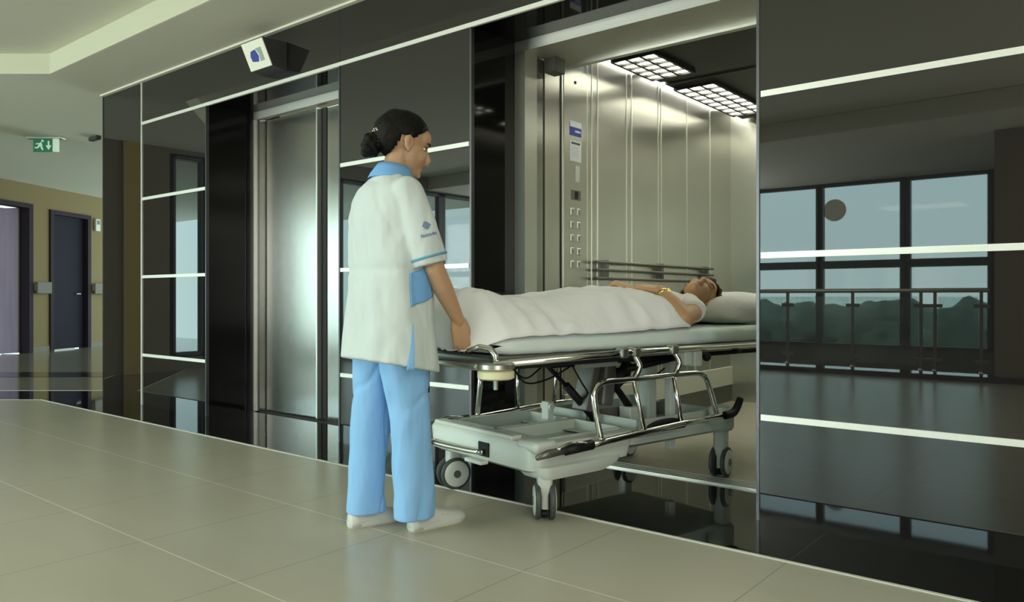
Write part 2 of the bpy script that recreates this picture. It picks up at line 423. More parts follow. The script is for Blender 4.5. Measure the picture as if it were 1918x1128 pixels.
# +d must point to the camera side: left of WD is away, so use negative
for t0, t1, z0, z1 in ((-3.5, -0.55, 0, CZ), (-0.55, 0.66, 2.38, CZ), (0.66, 1.05, 0, CZ), (1.05, 2.06, 2.34, CZ), (2.06, 7.5, 0, CZ)):
    struct(wobj('wall_far', M['yellow_wall'], t0, t1, 0, 0.12, z0, z1))
struct(wobj('wall_far', M['lilac'], -0.8, 0.9, 1.0, 1.1, 0, CZ))
def fardoor(name, loc_t, w, h, leafmat, label):
    o = bpy.data.objects.new(name, None); COL.objects.link(o)
    p = W0 + WD * loc_t; o.location = p; o.rotation_euler = (0, 0, wang); struct(o); o['label'] = label
    bm = bmesh.new(); box(bm, 0, 0.085, -0.03, 0.15, 0, h); box(bm, w - 0.085, w, -0.03, 0.15, 0, h); box(bm, 0.085, w - 0.085, -0.03, 0.15, h - 0.07, h)
    obj('door_frame', bm, M['dark_wood'], o)
    return o
d2 = fardoor('door_2', 1.05, 1.01, 2.34, None, 'dark blue closed corridor door in a dark frame')
lf = obj('door_leaf', B(0.085, 0.925, 0.06, 0.10, 0.01, 2.27), M['door_blue'], d2)
bm = bmesh.new(); cyl(bm, (0.80, 0.06, 0.95), (0.80, 0.02, 0.95), 0.008, 12); cyl(bm, (0.80, 0.022, 0.95), (0.69, 0.022, 0.95), 0.008, 12); obj('door_handle', bm, M['alu'], lf)
obj('door_sill', B(0.085, 0.60, -0.02, 0.06, 0.0, 0.018), M['bumper'], d2)
d1 = fardoor('door_1', -0.55, 1.21, 2.38, None, 'dark framed corridor doorway with an open lilac door')
bm = bmesh.new(); box(bm, 0, 0.90, -0.02, 0.02, 0.01, 2.29)
lf = obj('door_leaf', bm, M['lilac'], d1); lf.location = (1.085, 0.14, 0); lf.rotation_euler = (0, 0, radians(150))
bm = bmesh.new(); box(bm, 0, 0.04, 0, 0.30, 0.01, 2.31); o = obj('door_jamb', bm, M['grey_wall'], d1); o.location = (1.08, 0.13, 0)
for z in (0.3, 1.15, 2.0):
    o = obj('door_hinge', B(-0.012, 0.012, -0.03, 0.0, z, z + 0.1), M['alu'], d1); o.location = (1.07, 0.16, 0)
def wthing(name, m, label, cat, *a, group=None, bev=0.0):
    return tag(wobj(name, m, *a, bev=bev), label, cat, group)
h1 = empty('wall_handrail', W0 + WD * 0.69, wang, 'short wooden bumper handrail between the two corridor doors', 'handrail')
h2 = empty('wall_handrail', W0 + WD * 2.10, wang, 'wooden bumper handrail right of the dark blue corridor door', 'handrail')
for hh, w in ((h1, 0.33), (h2, 1.6)):
    obj('rail', B(0, w, -0.08, -0.05, 0.95, 1.14, bev=0.012), M['grey_wall'], hh)
    for x in (0.03, w - 0.07):
        obj('bracket', B(x, x + 0.04, -0.05, 0.0, 1.0, 1.1), M['bumper'], hh)
wt = empty('wall_intercom', W0 + WD * 2.16, wang, 'small white box high on the wall beside the dark blue door', 'intercom')
obj('case', B(0, 0.13, -0.05, 0.0, 2.08, 2.30, bev=0.01), M['bumper'], wt)
obj('speaker_grille', B(0.03, 0.10, -0.054, -0.05, 2.2, 2.27), M['grey_wall'], wt)
# skirting of the far wall
mx = Matrix.Translation(W0) @ Matrix.Rotation(wang, 4, 'Z')
for i, (t0, t1) in enumerate(((-3.5, -0.55), (0.66, 1.05), (2.06, 7.5))):
    struct(obj('baseboard_far', B(t0, t1, -0.012, 0, 0, 0.09, mx=mx), M['brown_wall']))
# ---- enclosing walls behind the camera
wallbox('wall_front', M['brown_wall'], -1.2, 3.2, -3.60, -3.45, 0, 2.86)
wallbox('wall_right', M['grey_wall'], 3.2, 3.3, -6.5, 3.7, -0.25, 2.95)
wallbox('wall_left', M['brown_wall'], -9.25, -9.10, 2.02, 2.26, 0, 2.865)
wallbox('wall_left', M['yellow_column'], -9.25, -9.08, 1.80, 2.02, 0, 2.865)
wallbox('wall_left', M['brown_wall'], -9.25, -9.10, 1.42, 1.80, 0, 2.865)
wallbox('wall_left', M['grey_wall'], -9.25, -9.10, -1.05, 1.42, 2.62, 2.865)
wallbox('wall_left', M['grey_wall'], -9.25, -9.10, -1.05, 1.03, 0, 0.12)
wallbox('wall_left', M['grey_wall'], -9.25, -9.10, -6.4, -1.05, 2.62, 2.865)
wallbox('wall_left', M['grey_wall'], -9.25, -9.10, -6.4, -1.05, -0.25, 0.12)
wallbox('wall_left', M['grey_wall'], -9.25, -9.10, 1.03, 1.42, 0, 0.18)
wallbox('wall_left', M['grey_wall'], -9.25, -9.10, -6.4, -5.5, 0.12, 2.62)
YW = -6.35
wallbox('wall_windows', M['grey_wall'], -9.25, 3.3, YW - 0.15, YW, 2.65, 2.95)
wallbox('wall_windows', M['grey_wall'], -9.25, 3.3, YW - 0.15, YW, -0.25, 0.14)
wallbox('wall_windows', M['grey_wall'], -1.6, 3.3, YW - 0.15, YW, 0.14, 2.65)
def window(name, axis, a0, a1, z0, z1, pos, label, transom=True):
    o = bpy.data.objects.new(name, None); COL.objects.link(o); struct(o); o['label'] = label
    f = 0.078; bm = bmesh.new()
    def bb(bm, u0, u1, v0, v1, za, zb):
        if axis == 'x': box(bm, u0, u1, pos - v1, pos - v0, za, zb)
        else: box(bm, pos - v1, pos - v0, u0, u1, za, zb)
    bb(bm, a0 - f, a0, 0, 0.1, z0, z1); bb(bm, a1, a1 + f, 0, 0.1, z0, z1)
    bb(bm, a0 - f, a1 + f, 0, 0.1, z0 - .02, z0 + 0.04); bb(bm, a0 - f, a1 + f, 0, 0.1, z1 - 0.04, z1 + .02)
    if transom: bb(bm, a0, a1, 0, 0.09, 1.335, 1.455)
    obj('window_frame', bm, M['window_frame'], o)
    bm = bmesh.new(); bb(bm, a0, a1, 0.045, 0.053, z0, z1)
    obj('pane', bm, M['glass'], o)
    return o
wi = 1
for a0, a1 in ((-4.90, -3.97), (-3.86, -2.76), (-2.62, -1.65), (-6.10, -5.01), (-7.30, -6.21), (-8.50, -7.41)):
    window('window_%d' % wi, 'x', a0, a1, 0.14, 2.65, YW, 'large window with transom above the void'); wi += 1
window('window_%d' % wi, 'y', -0.98, 0.96, 0.12, 2.62, -9.1, 'wide side window of the hall nearest the yellow column', False); wi += 1
window('window_%d' % wi, 'y', -3.15, -1.15, 0.12, 2.62, -9.1, 'wide side window of the hall', False); wi += 1
window('window_%d' % wi, 'y', -5.4, -3.3, 0.12, 2.62, -9.1, 'side window of the void', False); wi += 1
window('window_%d' % wi, 'y', 1.06, 1.39, 0.18, 2.62, -9.1, 'narrow glass pane beside the brown wall', False); wi += 1
# round stickers on the big panes
bm = bmesh.new(); cyl(bm, (-3.68, YW + 0.012, 2.24), (-3.68, YW + 0.004, 2.24), 0.17, 40)
tag(obj('window_sticker', bm, M['disc'], smooth=False), 'round brown sticker on the window pane, mirrored in the right black panel', 'sticker')

# glass railing along the edge
rl = empty('glass_railing', (-9.0, -3.45, 0), 0, 'steel and glass railing at the window side, mirrored in the black wall', 'railing')
obj('top_rail', T([(0, 0, 0.97), (7.75, 0, 0.97)], 0.025, 12), M['alu'], rl)
for x in (0.05, 1.0, 1.95, 2.9, 3.85, 4.8, 5.62, 6.38, 7.10, 7.24, 7.68):
    p = obj('post', B(x - 0.014, x + 0.014, -0.02, 0.02, 0.06, 0.95), M['mech'], rl)
    for z in (0.80, 0.20): obj('clamp', B(x - 0.075, x + 0.075, -0.012, 0.012, z - 0.02, z + 0.02, bev=0.006), M['mech'], p)
    bm = bmesh.new(); ball(bm, (x, 0.03, 0.085), 0.022); obj('bolt_cap', bm, M['chrome'], p, True)
for i in range(10):
    xs = (0.05, 1.0, 1.95, 2.9, 3.85, 4.8, 5.62, 6.38, 7.10, 7.24, 7.68)
    if xs[i + 1] - xs[i] < 0.2: continue
    obj('glass_panel', B(xs[i] + 0.03, xs[i + 1] - 0.03, -0.004, 0.004, 0.13, 0.90), M['rail_glass'], rl)
# outside: ground and trees
def tree(x, y, h, label):
    o = empty('tree', (x, y, -1.5), random.random() * 6, label, 'tree', 'trees beyond the big windows')
    bm = bmesh.new(); tube(bm, [(0, 0, 0), (0.05, 0, h * 0.5), (0, 0.05, h * 0.8)], [0.12, 0.08, 0.03], 8); obj('trunk', bm, M['trunk'], o, True)
    bm = bmesh.new(); bmesh.ops.create_icosphere(bm, subdivisions=4, radius=1)
    for v in bm.verts:
        nn = noise.fractal(v.co * 2.2 + Vector((x, y, 0)), 1.0, 2.0, 4)
        v.co = v.co * (1 + 0.35 * nn); v.co = Vector((v.co.x * h * .42, v.co.y * h * .40, h * 0.62 + v.co.z * h * 0.40))
    obj('crown', bm, M['foliage'], o, True)
poly('floor', [(-40, -40), (20, -40), (20, -6.5), (-40, -6.5)], -1.5, M['ground'])
for i, (x, y, h, lb) in enumerate(((-9.4, -13.0, 1.9, 'low round tree beyond the windows, farthest left'), (-6.9, -14.2, 2.1, 'wide bushy tree beyond the windows, second from the left'),
        (-4.3, -13.2, 1.8, 'low bushy tree beyond the middle window'), (-1.8, -14.4, 2.1, 'round tree beyond the right window'), (0.8, -13.5, 1.9, 'bushy tree beyond the windows, farthest right'))):
    tree(x, y, h, lb)

bm = bmesh.new(); bmesh.ops.create_grid(bm, x_segments=160, y_segments=12, size=1)
for v in bm.verts:
    u, w = v.co.x, v.co.y; a = pi * (w + 1) / 2
    x = -4.5 + 11 * u; y = -1.2 * cos(a); z = 2.15 * sin(a) ** 0.6
    nn = noise.fractal(Vector((x * .8, y, z)), 1.0, 2.0, 4); v.co = Vector((x, -17.5 + y * (1 + .3 * nn), -1.5 + z * (1 + 0.16 * nn)))
tag(obj('hedge', bm, M['foliage'], None, True), 'long clipped hedge behind the trees outside the windows', 'hedge')

# =================================================================== CLOSED LIFT (left niche)
lift = empty('lift_door', (-5.446, NB, 0), 0, 'closed stainless steel lift door in the left black niche', 'lift door')
ST = M['steel']
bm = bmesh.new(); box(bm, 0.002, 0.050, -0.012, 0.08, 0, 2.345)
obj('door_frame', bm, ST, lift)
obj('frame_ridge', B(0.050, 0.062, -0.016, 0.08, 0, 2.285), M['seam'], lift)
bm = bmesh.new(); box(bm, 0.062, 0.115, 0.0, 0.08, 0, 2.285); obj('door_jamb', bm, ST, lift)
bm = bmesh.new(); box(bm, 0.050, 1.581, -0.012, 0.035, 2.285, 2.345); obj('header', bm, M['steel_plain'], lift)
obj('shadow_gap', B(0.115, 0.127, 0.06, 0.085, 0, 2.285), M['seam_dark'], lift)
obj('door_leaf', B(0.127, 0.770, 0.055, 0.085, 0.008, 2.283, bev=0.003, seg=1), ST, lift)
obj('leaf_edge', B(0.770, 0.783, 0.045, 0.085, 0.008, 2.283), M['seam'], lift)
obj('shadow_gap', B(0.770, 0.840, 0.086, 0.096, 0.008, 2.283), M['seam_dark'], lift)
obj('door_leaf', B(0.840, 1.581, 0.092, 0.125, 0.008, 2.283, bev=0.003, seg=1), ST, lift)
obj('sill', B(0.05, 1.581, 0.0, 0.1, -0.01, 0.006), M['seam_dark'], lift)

# =================================================================== OPEN BED LIFT (right niche)
ent = empty('lift_entrance', (-2.761, NB, 0), 0, 'stainless steel frame of the open bed lift', 'lift entrance')
obj('door_jamb', B(0.002, 0.075, -0.012, 0.10, 0, 2.285), M['steel_light'], ent)
obj('door_jamb', B(1.488, 1.561, -0.012, 0.10, 0, 2.285), M['steel_light'], ent)
obj('header', B(0.002, 1.561, -0.012, 0.06, 2.285, 2.345), M['steel_plain'], ent)
bm = bmesh.new(); box(bm, 0.06, 1.5, 0.06, 0.36, 2.285, 2.36)
obj('header_soffit', bm, M['steel_plain'], ent)
obj('header_lip', B(0.06, 1.5, 0.36, 0.40, 2.27, 2.31), M['seam'], ent)
obj('door_sensor', B(0.075, 0.15, 0.17, 0.27, 2.20, 2.285), M['skirt'], ent)
bm = bmesh.new(); box(bm, 0.002, 0.05, 0.10, 0.19, 0, 2.285); obj('landing_door_edge', bm, ST, ent)
obj('shadow_gap', B(0.01, 0.045, 0.19, 0.215, 0, 2.285), M['seam_dark'], ent)
bm = bmesh.new(); box(bm, 0.03, 1.53, 0.05, 0.20, -0.02, 0.004)
for i in range(4): box(bm, 0.03, 1.53, 0.060 + 0.036 * i, 0.074 + 0.036 * i, 0.004, 0.009)
obj('threshold', bm, M['alu'], ent)

CX0, CX1, CY0, CY1 = -2.75, -1.12, 3.635, 6.36
cab = empty('lift_cabin', (0, 0, 0), 0, 'brushed steel bed lift cabin with dark lit ceiling', 'lift cabin')
SC = M['steel_cabin']
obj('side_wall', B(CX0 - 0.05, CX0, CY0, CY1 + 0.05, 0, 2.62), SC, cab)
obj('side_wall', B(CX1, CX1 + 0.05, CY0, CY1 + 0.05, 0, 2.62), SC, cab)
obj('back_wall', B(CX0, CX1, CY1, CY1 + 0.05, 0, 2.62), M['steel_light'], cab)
obj('front_return', B(CX1 - 0.25, CX1, CY0, CY0 + 0.04, 0, 2.62), ST, cab)
obj('cabin_floor', B(CX0, CX1, CY0 - 0.015, CY1, -0.03, 0.002), M['vinyl'], cab)
obj('cabin_roof', B(CX0 - 0.05, CX1 + 0.05, CY0 + 0.19, CY1 + 0.05, 2.62, 2.66), M['cabin_ceiling'], cab)
# seams of the side wall
for y in (3.855, 4.13, 4.185, 4.255, 4.62, 4.69, 5.07, 5.115, 5.53, 5.95):
    w = 0.005 if y in (3.855, 4.13, 4.255, 4.69, 5.115, 5.53, 5.95) else 0.003
    obj('panel_seam', B(CX0, CX0 + 0.004, y - w, y + w, 0.30, 2.60), M['seam'], cab)
obj('panel_seam', B(CX0, CX0 + 0.003, 3.835, 3.848, 0.0, 2.60), M['seam_dark'], cab)
# bumper rail and skirting
obj('bumper_rail', B(CX0, CX0 + 0.022, 3.86, CY1, 0.145, 0.30, bev=0.004, seg=1), M['bumper'], cab)
obj('skirting', B(CX0, CX0 + 0.012, 3.86, CY1, 0.002, 0.145), M['skirt'], cab)
# handrail: three slim rails
for z in (1.125, 1.075, 1.02):
    h = obj('handrail', T([(CX0 + 0.05, 4.17, z), (CX0 + 0.05, 5.9, z)], 0.009, 10), M['mech'], cab, True)
for y in (4.3, 5.05, 5.8):
    obj('handrail_bracket', B(CX0, CX0 + 0.05, y - 0.015, y + 0.015, 1.01, 1.14), M['skirt'], cab)
# suspended dark ceiling with louvred light panels
obj('ceiling_panel', B(-2.62, CX1 - 0.12, 4.08, 4.86, 2.405, 2.45, bev=0.004, seg=1), M['cabin_ceiling'], cab)
obj('ceiling_panel', B(-2.62, CX1 - 0.12, 4.93, 6.30, 2.405, 2.45, bev=0.004, seg=1), M['cabin_ceiling'], cab)
obj('ceiling_joint', B(-2.60, CX1 - 0.14, 4.85, 4.94, 2.415, 2.44), M['cabin_ceiling'], cab)
for fy0, fy1, nc in ((4.20, 4.72, 5), (5.05, 6.08, 8)):
    for fx in (-2.60, -1.52):
        lp = obj('light_panel', B(fx, fx + 0.30, fy0, fy1, 2.398, 2.404), M['lamp'], cab)
        bm = bmesh.new(); w = 0.30
        for i in range(4):
            x = fx + i * w / 3; box(bm, x - 0.010, x + 0.010, fy0 - .01, fy1 + .01, 2.382, 2.4045)
        for i in range(nc + 1):
            y = fy0 + (fy1 - fy0) * i / nc; box(bm, fx - .01, fx + w + .01, y - 0.006, y + 0.006, 2.384, 2.4045)
        obj('louvre', bm, M['cabin_ceiling'], lp)
for y0, y1 in ((4.0, 4.8), (5.0, 6.2)):
    obj('light_tube', T([(-2.69, y0, 2.50), (-2.69, y1, 2.50)], 0.013, 10), M['tube'], cab, True)
# operating panel
cop = obj('control_panel', B(CX0, CX0 + 0.006, 3.87, 4.12, 0.30, 2.32), SC, cab)
for r in range(5):
    for c in range(2):
        y = 3.955 + c * 0.072; z = 1.43 - r * 0.082
        bt = obj('button', B(CX0 + 0.006, CX0 + 0.012, y - 0.020, y + 0.020, z - 0.022, z + 0.022, bev=0.003, seg=1), M['alu'], cop)
for r in range(5):
    bm = bmesh.new()
    for c in range(2):
        y = 3.955 + c * 0.072; z = 1.43 - r * 0.082
        box(bm, CX0 + 0.012, CX0 + 0.013, y - 0.006, y + 0.002, z - 0.010, z + 0.010)
    obj('button_mark', bm, M['skirt'], cop)
obj('floor_display', B(CX0 + 0.006, CX0 + 0.010, 3.945, 4.045, 1.505, 1.565), M['skirt'], cop)
obj('display_digit', B(CX0 + 0.010, CX0 + 0.012, 3.982, 4.014, 1.512, 1.558), M['black_plastic'], cop)
obj('indicator_plate', B(CX0 + 0.006, CX0 + 0.010, 3.990, 4.035, 1.62, 1.72), M['bumper'], cop)
bm = bmesh.new(); cyl(bm, (CX0 + 0.006, 3.99, 2.24), (CX0 + 0.010, 3.99, 2.24), 0.010, 16); obj('camera_eye', bm, M['black_plastic'], cop)
# stickers
stk = obj('wall_sticker', B(CX0 + 0.006, CX0 + 0.008, 3.93, 4.055, 1.905, 1.975), M['blue_print'])
tag(stk, 'blue and white sticker above the paper notice on the cabin wall', 'sticker')
obj('sticker_print', B(CX0 + 0.008, CX0 + 0.009, 3.93, 4.055, 1.958, 1.995), M['paper'], stk)
obj('sticker_print', B(CX0 + 0.008, CX0 + 0.009, 3.985, 4.045, 1.928, 1.940), M['paper'], stk)
ntc = obj('paper_notice', B(CX0 + 0.006, CX0 + 0.008, 3.93, 4.055, 1.745, 1.875), M['paper'])
tag(ntc, 'white paper notice with a dark heading below the blue sticker', 'notice')
obj('notice_heading', B(CX0 + 0.008, CX0 + 0.009, 3.945, 4.04, 1.852, 1.864), M['box_grey'], ntc)
bm = bmesh.new()
for i in range(6): box(bm, CX0 + 0.008, CX0 + 0.0085, 3.945, 4.03 - 0.01 * (i % 2), 1.835 - i * 0.012, 1.838 - i * 0.012)
obj('notice_text', bm, M['alu'], ntc)

# =================================================================== SIGNS
# wedge shaped call sign over the left lift
sg = empty('lift_sign', (-4.52, D, 2.495), 0, 'white wedge shaped sign box with a blue bed symbol above the left lift', 'sign')
bm = bmesh.new(); x0, x1 = -0.15, 0.10
prof = [(0, 0.105), (-0.185, 0.095), (-0.105, -0.075), (0, -0.085)]
a = [bm.verts.new((x0, y, z)) for y, z in prof]; b = [bm.verts.new((x1, y, z)) for y, z in prof]
bm.faces.new(a); bm.faces.new(b)
for i in range(4): bm.faces.new((a[i], a[(i + 1) % 4], b[(i + 1) % 4], b[i]))
obj('housing', bm, M['box_grey'], sg)
fn = Vector((0, -0.185 + 0.105, 0.17)).normalized()   # along the face, upwards
nn = Vector((0, -fn.z, fn.y))                          # out of the face
def face_pt(u, v, d): return Vector((u, -0.145, 0.01)) + fn * v + nn * d
def face_patch(pts, d, d2):
    bm = bmesh.new()
    a = [bm.verts.new(face_pt(u, v, d)) for u, v in pts]; b = [bm.verts.new(face_pt(u, v, d2)) for u, v in pts]
    bm.faces.new(a); bm.faces.new(b)
    for i in range(len(pts)): bm.faces.new((a[i], a[(i + 1) % len(pts)], b[(i + 1) % len(pts)], b[i]))
    return bm
R4 = lambda u0, u1, v0, v1: [(u0, v0), (u1, v0), (u1, v1), (u0, v1)]
fp = obj('face_plate', face_patch(R4(x0 + .004, x1 - .004, -0.09, 0.09), 0.0, 0.005), M['box_white'], sg)
obj('symbol', face_patch([(-0.085, -0.035), (-0.02, -0.045), (0.0, -0.01), (-0.02, 0.035), (-0.07, 0.03), (-0.09, 0.0)], 0.005, 0.0065), M['blue_print'], fp)
obj('symbol_frame', face_patch([(0.0, -0.045), (0.05, -0.045), (0.05, 0.04), (-0.015, 0.04), (0.01, 0.0)], 0.005, 0.006), M['grey_plastic'], fp)
# exit sign under the corridor ceiling
ex = empty('exit_sign', (-9.575, 3.42, 2.70), radians(39.2), 'green exit sign with running figure and down arrow under the corridor ceiling', 'exit sign')
obj('mounting_plate', B(-0.20, 0.20, -0.04, 0.04, -0.022, 0.0, bev=0.004), M['alu'], ex)
pn = obj('sign_panel', B(-0.135, 0.085, -0.012, 0.012, -0.165, -0.022), M['green'], ex)
obj('end_panel', B(0.085, 0.145, -0.013, 0.013, -0.165, -0.022), M['sign_white'], ex)
bm = bmesh.new()
def flat(bm, pts, y=-0.0145):
    a = [bm.verts.new((x, y, z)) for x, z in pts]; b = [bm.verts.new((x, y + .002, z)) for x, z in pts]
    bm.faces.new(a); bm.faces.new(b)
    for i in range(len(pts)): bm.faces.new((a[i], a[(i + 1) % len(pts)], b[(i + 1) % len(pts)], b[i]))
flat(bm, [(0.030, -0.045), (0.048, -0.045), (0.048, -0.095), (0.072, -0.095), (0.039, -0.145), (0.006, -0.095), (0.030, -0.095)])
obj('arrow', bm, M['sign_white'], pn)
bm = bmesh.new()
flat(bm, [(-0.075, -0.075), (-0.045, -0.055), (-0.030, -0.090), (-0.050, -0.110), (-0.075, -0.095)])
flat(bm, [(-0.050, -0.100), (-0.035, -0.095), (-0.018, -0.145), (-0.035, -0.150), (-0.052, -0.115)], -0.0150)
flat(bm, [(-0.075, -0.090), (-0.060, -0.110), (-0.085, -0.130), (-0.120, -0.125), (-0.115, -0.113), (-0.090, -0.115)], -0.0155)
flat(bm, [(-0.045, -0.060), (-0.020, -0.050), (-0.005, -0.060), (-0.012, -0.050), (-0.025, -0.040)], -0.0160)
flat(bm, [(-0.105, -0.075), (-0.080, -0.065), (-0.075, -0.078), (-0.100, -0.085)], -0.0160)
ball(bm, (-0.030, -0.0145, -0.042), (0.013, 0.002, 0.013))
obj('running_figure', bm, M['sign_white'], pn)
sn = empty('ceiling_sensor', (-9.1, 3.75, 2.70), 0, 'small dark ceiling fitting beside the exit sign', 'ceiling fitting')
obj('bracket', B(-0.10, 0.10, -0.03, 0.03, -0.045, 0.0, bev=0.008), M['box_grey'], sn)

# =================================================================== STRETCHER (bed frame: x along, y across to the far side)
OB = Vector((-1.874, 2.506, 0)); BA = math.atan2(0.979, 0.2035)
bed = empty('hospital_stretcher', OB, BA, 'white and chrome hospital stretcher being pushed into the open lift', 'stretcher')
CH = M['chrome']; WP = M['white_plastic']
# base shell
def rrect(x0, x1, y0, y1, r, z, n=6):
    out = []
    for cx_, cy_, a0 in ((x1 - r, y1 - r, 0), (x0 + r, y1 - r, 90), (x0 + r, y0 + r, 180), (x1 - r, y0 + r, 270)):
        for k in range(n + 1):
            t = radians(a0 + 90 * k / n); out.append(Vector((cx_ + r * cos(t), cy_ + r * sin(t), z)))
    return out
bm = bmesh.new()
loft(bm, [rrect(-0.05, 0.46, 0.0, 0.72, 0.06, 0.185), rrect(-0.075, 0.50, -0.030, 0.75, 0.07, 0.20), rrect(-0.075, 0.53, -0.035, 0.765, 0.07, 0.290),
          rrect(-0.065, 0.53, -0.025, 0.755, 0.065, 0.306), rrect(0.035, 0.52, 0.04, 0.70, 0.05, 0.306), rrect(0.04, 0.515, 0.045, 0.695, 0.05, 0.245)], cap=True)
auto_smooth(obj('base_shell', bm, WP, bed))
bm = bmesh.new()
loft(bm, [rrect(0.50, 1.26, 0.04, 0.66, 0.05, 0.215), rrect(0.50, 1.28, 0.0, 0.70, 0.05, 0.235), rrect(0.50, 1.28, 0.0, 0.70, 0.05, 0.262), rrect(0.42, 1.25, 0.03, 0.67, 0.04, 0.270)])
auto_smooth(obj('base_rear_cover', bm, M['tray'], bed))
bm = bmesh.new()
loft(bm, [rrect(-0.03, 0.32, -0.045, 0.12, 0.04, 0.165), rrect(-0.05, 0.40, -0.055, 0.14, 0.05, 0.19), rrect(-0.05, 0.42, -0.055, 0.14, 0.05, 0.215), rrect(-0.03, 0.42, -0.03, 0.12, 0.04, 0.22)])
auto_smooth(obj('base_side_skirt', bm, WP, bed))
# raised end lip and storage trays
bm = bmesh.new(); box(bm, -0.06, 0.0, 0.14, 0.72, 0.30, 0.322, bev=0.008); obj('base_lip', bm, WP, bed)
obj('base_corner_cap', B(-0.075, 0.05, -0.035, 0.10, 0.27, 0.318, bev=0.02, seg=3), WP, bed, True)
def tray(x0, x1, y0, y1, z0, z1, w=0.012):
    bm = bmesh.new(); box(bm, x0, x1, y0, y1, z0, z0 + w)
    box(bm, x0, x0 + w, y0, y1, z0, z1); box(bm, x1 - w, x1, y0, y1, z0, z1); box(bm, x0, x1, y0, y0 + w, z0, z1); box(bm, x0, x1, y1 - w, y1, z0, z1)
    return bm
obj('storage_tray', tray(0.045, 0.51, 0.05, 0.36, 0.247, 0.312), M['tray'], bed)
obj('storage_tray', tray(0.045, 0.51, 0.38, 0.69, 0.247, 0.312), M['tray'], bed)
obj('storage_tray', tray(0.62, 1.22, 0.05, 0.65, 0.262, 0.33), M['tray'], bed)
# recess and pedal bar on the foot end
obj('pedal_recess', B(-0.082, -0.070, 0.27, 0.34, 0.215, 0.275), M['black_plastic'], bed)
obj('pedal_bar', T([(-0.085, 0.30, 0.235), (-0.105, 0.36, 0.232), (-0.11, 0.62, 0.228), (-0.08, 0.69, 0.228)], 0.012, 10, sub=4), CH, bed, True)
obj('pedal_plate', B(-0.115, -0.07, 0.28, 0.40, 0.183, 0.20, bev=0.005), WP, bed)
# brake pedal at the side
bm = bmesh.new()
pts = [(0.54 + 0.13 * (1 - cos(t)), -0.075, 0.305 + 0.032 * sin(t)) for t in [pi * i / 12 for i in range(13)]]
tube(bm, pts, 0.013, 10); box(bm, 0.545, 0.795, -0.085, -0.03, 0.295, 0.315, bev=0.006)
obj('brake_pedal', bm, M['black_plastic'], bed)
# casters
def caster(x, y, ang, label_part='caster', zt=0.20):
    c = bpy.data.objects.new('caster', None); COL.objects.link(c); c.parent = bed; c.location = (x, y, 0); c.rotation_euler = (0, 0, ang)
    c.empty_display_size = 0.05
    bm = bmesh.new()   # x = rolling direction, y = axle
    loft(bm, [rrect(-0.030, 0.030, -0.016, 0.016, 0.012, 0.045), rrect(-0.030, 0.030, -0.016, 0.016, 0.012, 0.10), rrect(-0.034, 0.034, -0.030, 0.030, 0.014, 0.135),
              rrect(-0.034, 0.034, -0.034, 0.034, 0.02, zt)])
    auto_smooth(obj('fork', bm, WP, c))
    bm = bmesh.new(); cyl(bm, (0.0, -0.012, 0.022), (0.0, 0.012, 0.022), 0.016, 16); obj('brake_block', bm, M['black_plastic'], c)
    for s in (-1, 1):
        bm = bmesh.new(); prof = [(0.052, 0.018), (0.066, 0.018), (0.073, 0.022), (0.075, 0.029), (0.073, 0.036), (0.066, 0.040), (0.052, 0.040)]
        rings = [[Vector((r * cos(2 * pi * k / 40), s * yy, 0.075 + r * sin(2 * pi * k / 40))) for k in range(40)] for r, yy in prof]
        loft(bm, rings, cap=True); w = auto_smooth(obj('wheel', bm, M['tyre'], c))
        bm = bmesh.new(); rings = [[Vector((r * cos(2 * pi * k / 40), s * yy, 0.075 + r * sin(2 * pi * k / 40))) for k in range(40)] for r, yy in ((0.060, 0.036), (0.060, 0.042), (0.054, 0.045), (0.022, 0.046))]
        loft(bm, rings, cap=True); hub = auto_smooth(obj('hub_cap', bm, M['white_plastic'], w)); 
        hub.parent = c
        bm = bmesh.new(); cyl(bm, (0, s * 0.045, 0.075), (0, s * 0.049, 0.075), 0.018, 24); obj('axle_cap', bm, M['skirt'], c)
    return c
caster(0.0, 0.0, radians(-126)); caster(0.0, 0.645, radians(-12)); caster(1.18, 0.0, radians(16), zt=0.25); caster(1.18, 0.645, radians(10), zt=0.25)
for y in (0.0, 0.645):
    bm = bmesh.new(); tube(bm, [(1.18, y, 0.235), (1.18, y, 0.25), (1.18, y, 0.33), (1.18, y, 0.35)], [0.055, 0.064, 0.064, 0.05], 28); auto_smooth(obj('caster_housing', bm, M['tray'], bed))
# columns and mechanism
obj('gas_strut', T([(0.25, 0.30, 0.61), (0.44, 0.30, 0.45)], 0.010, 10), M['black_plastic'], bed, True)
obj('gas_strut', T([(0.40, 0.30, 0.485), (0.60, 0.30, 0.30)], 0.019, 12), M['black_plastic'], bed, True)
obj('lift_link', B(-0.02, 0.02, 0.25, 0.35, 0, 0.26, bev=0.004, mx=Matrix.Translation((0.50, 0, 0.36)) @ Matrix.Rotation(radians(16), 4, 'Y')), M['mech'], bed)
obj('lift_link', B(-0.035, 0.035, 0.22, 0.38, 0, 0.25, bev=0.01, mx=Matrix.Translation((0.60, 0, 0.38)) @ Matrix.Rotation(radians(8), 4, 'Y')), M['mech'], bed)
obj('strut_post', B(0.80, 0.88, 0.26, 0.34, 0.25, 0.35, bev=0.008), WP, bed)
obj('gas_strut', T([(0.84, 0.30, 0.34), (0.72, 0.30, 0.47), (0.60, 0.30, 0.58)], [0.019, 0.016, 0.010], 12), M['black_plastic'], bed, True)
obj('crank_arm', T([(0.745, 0.30, 0.455), (0.68, 0.28, 0.425), (0.60, 0.26, 0.425)], 0.011, 10), M['black_plastic'], bed, True)
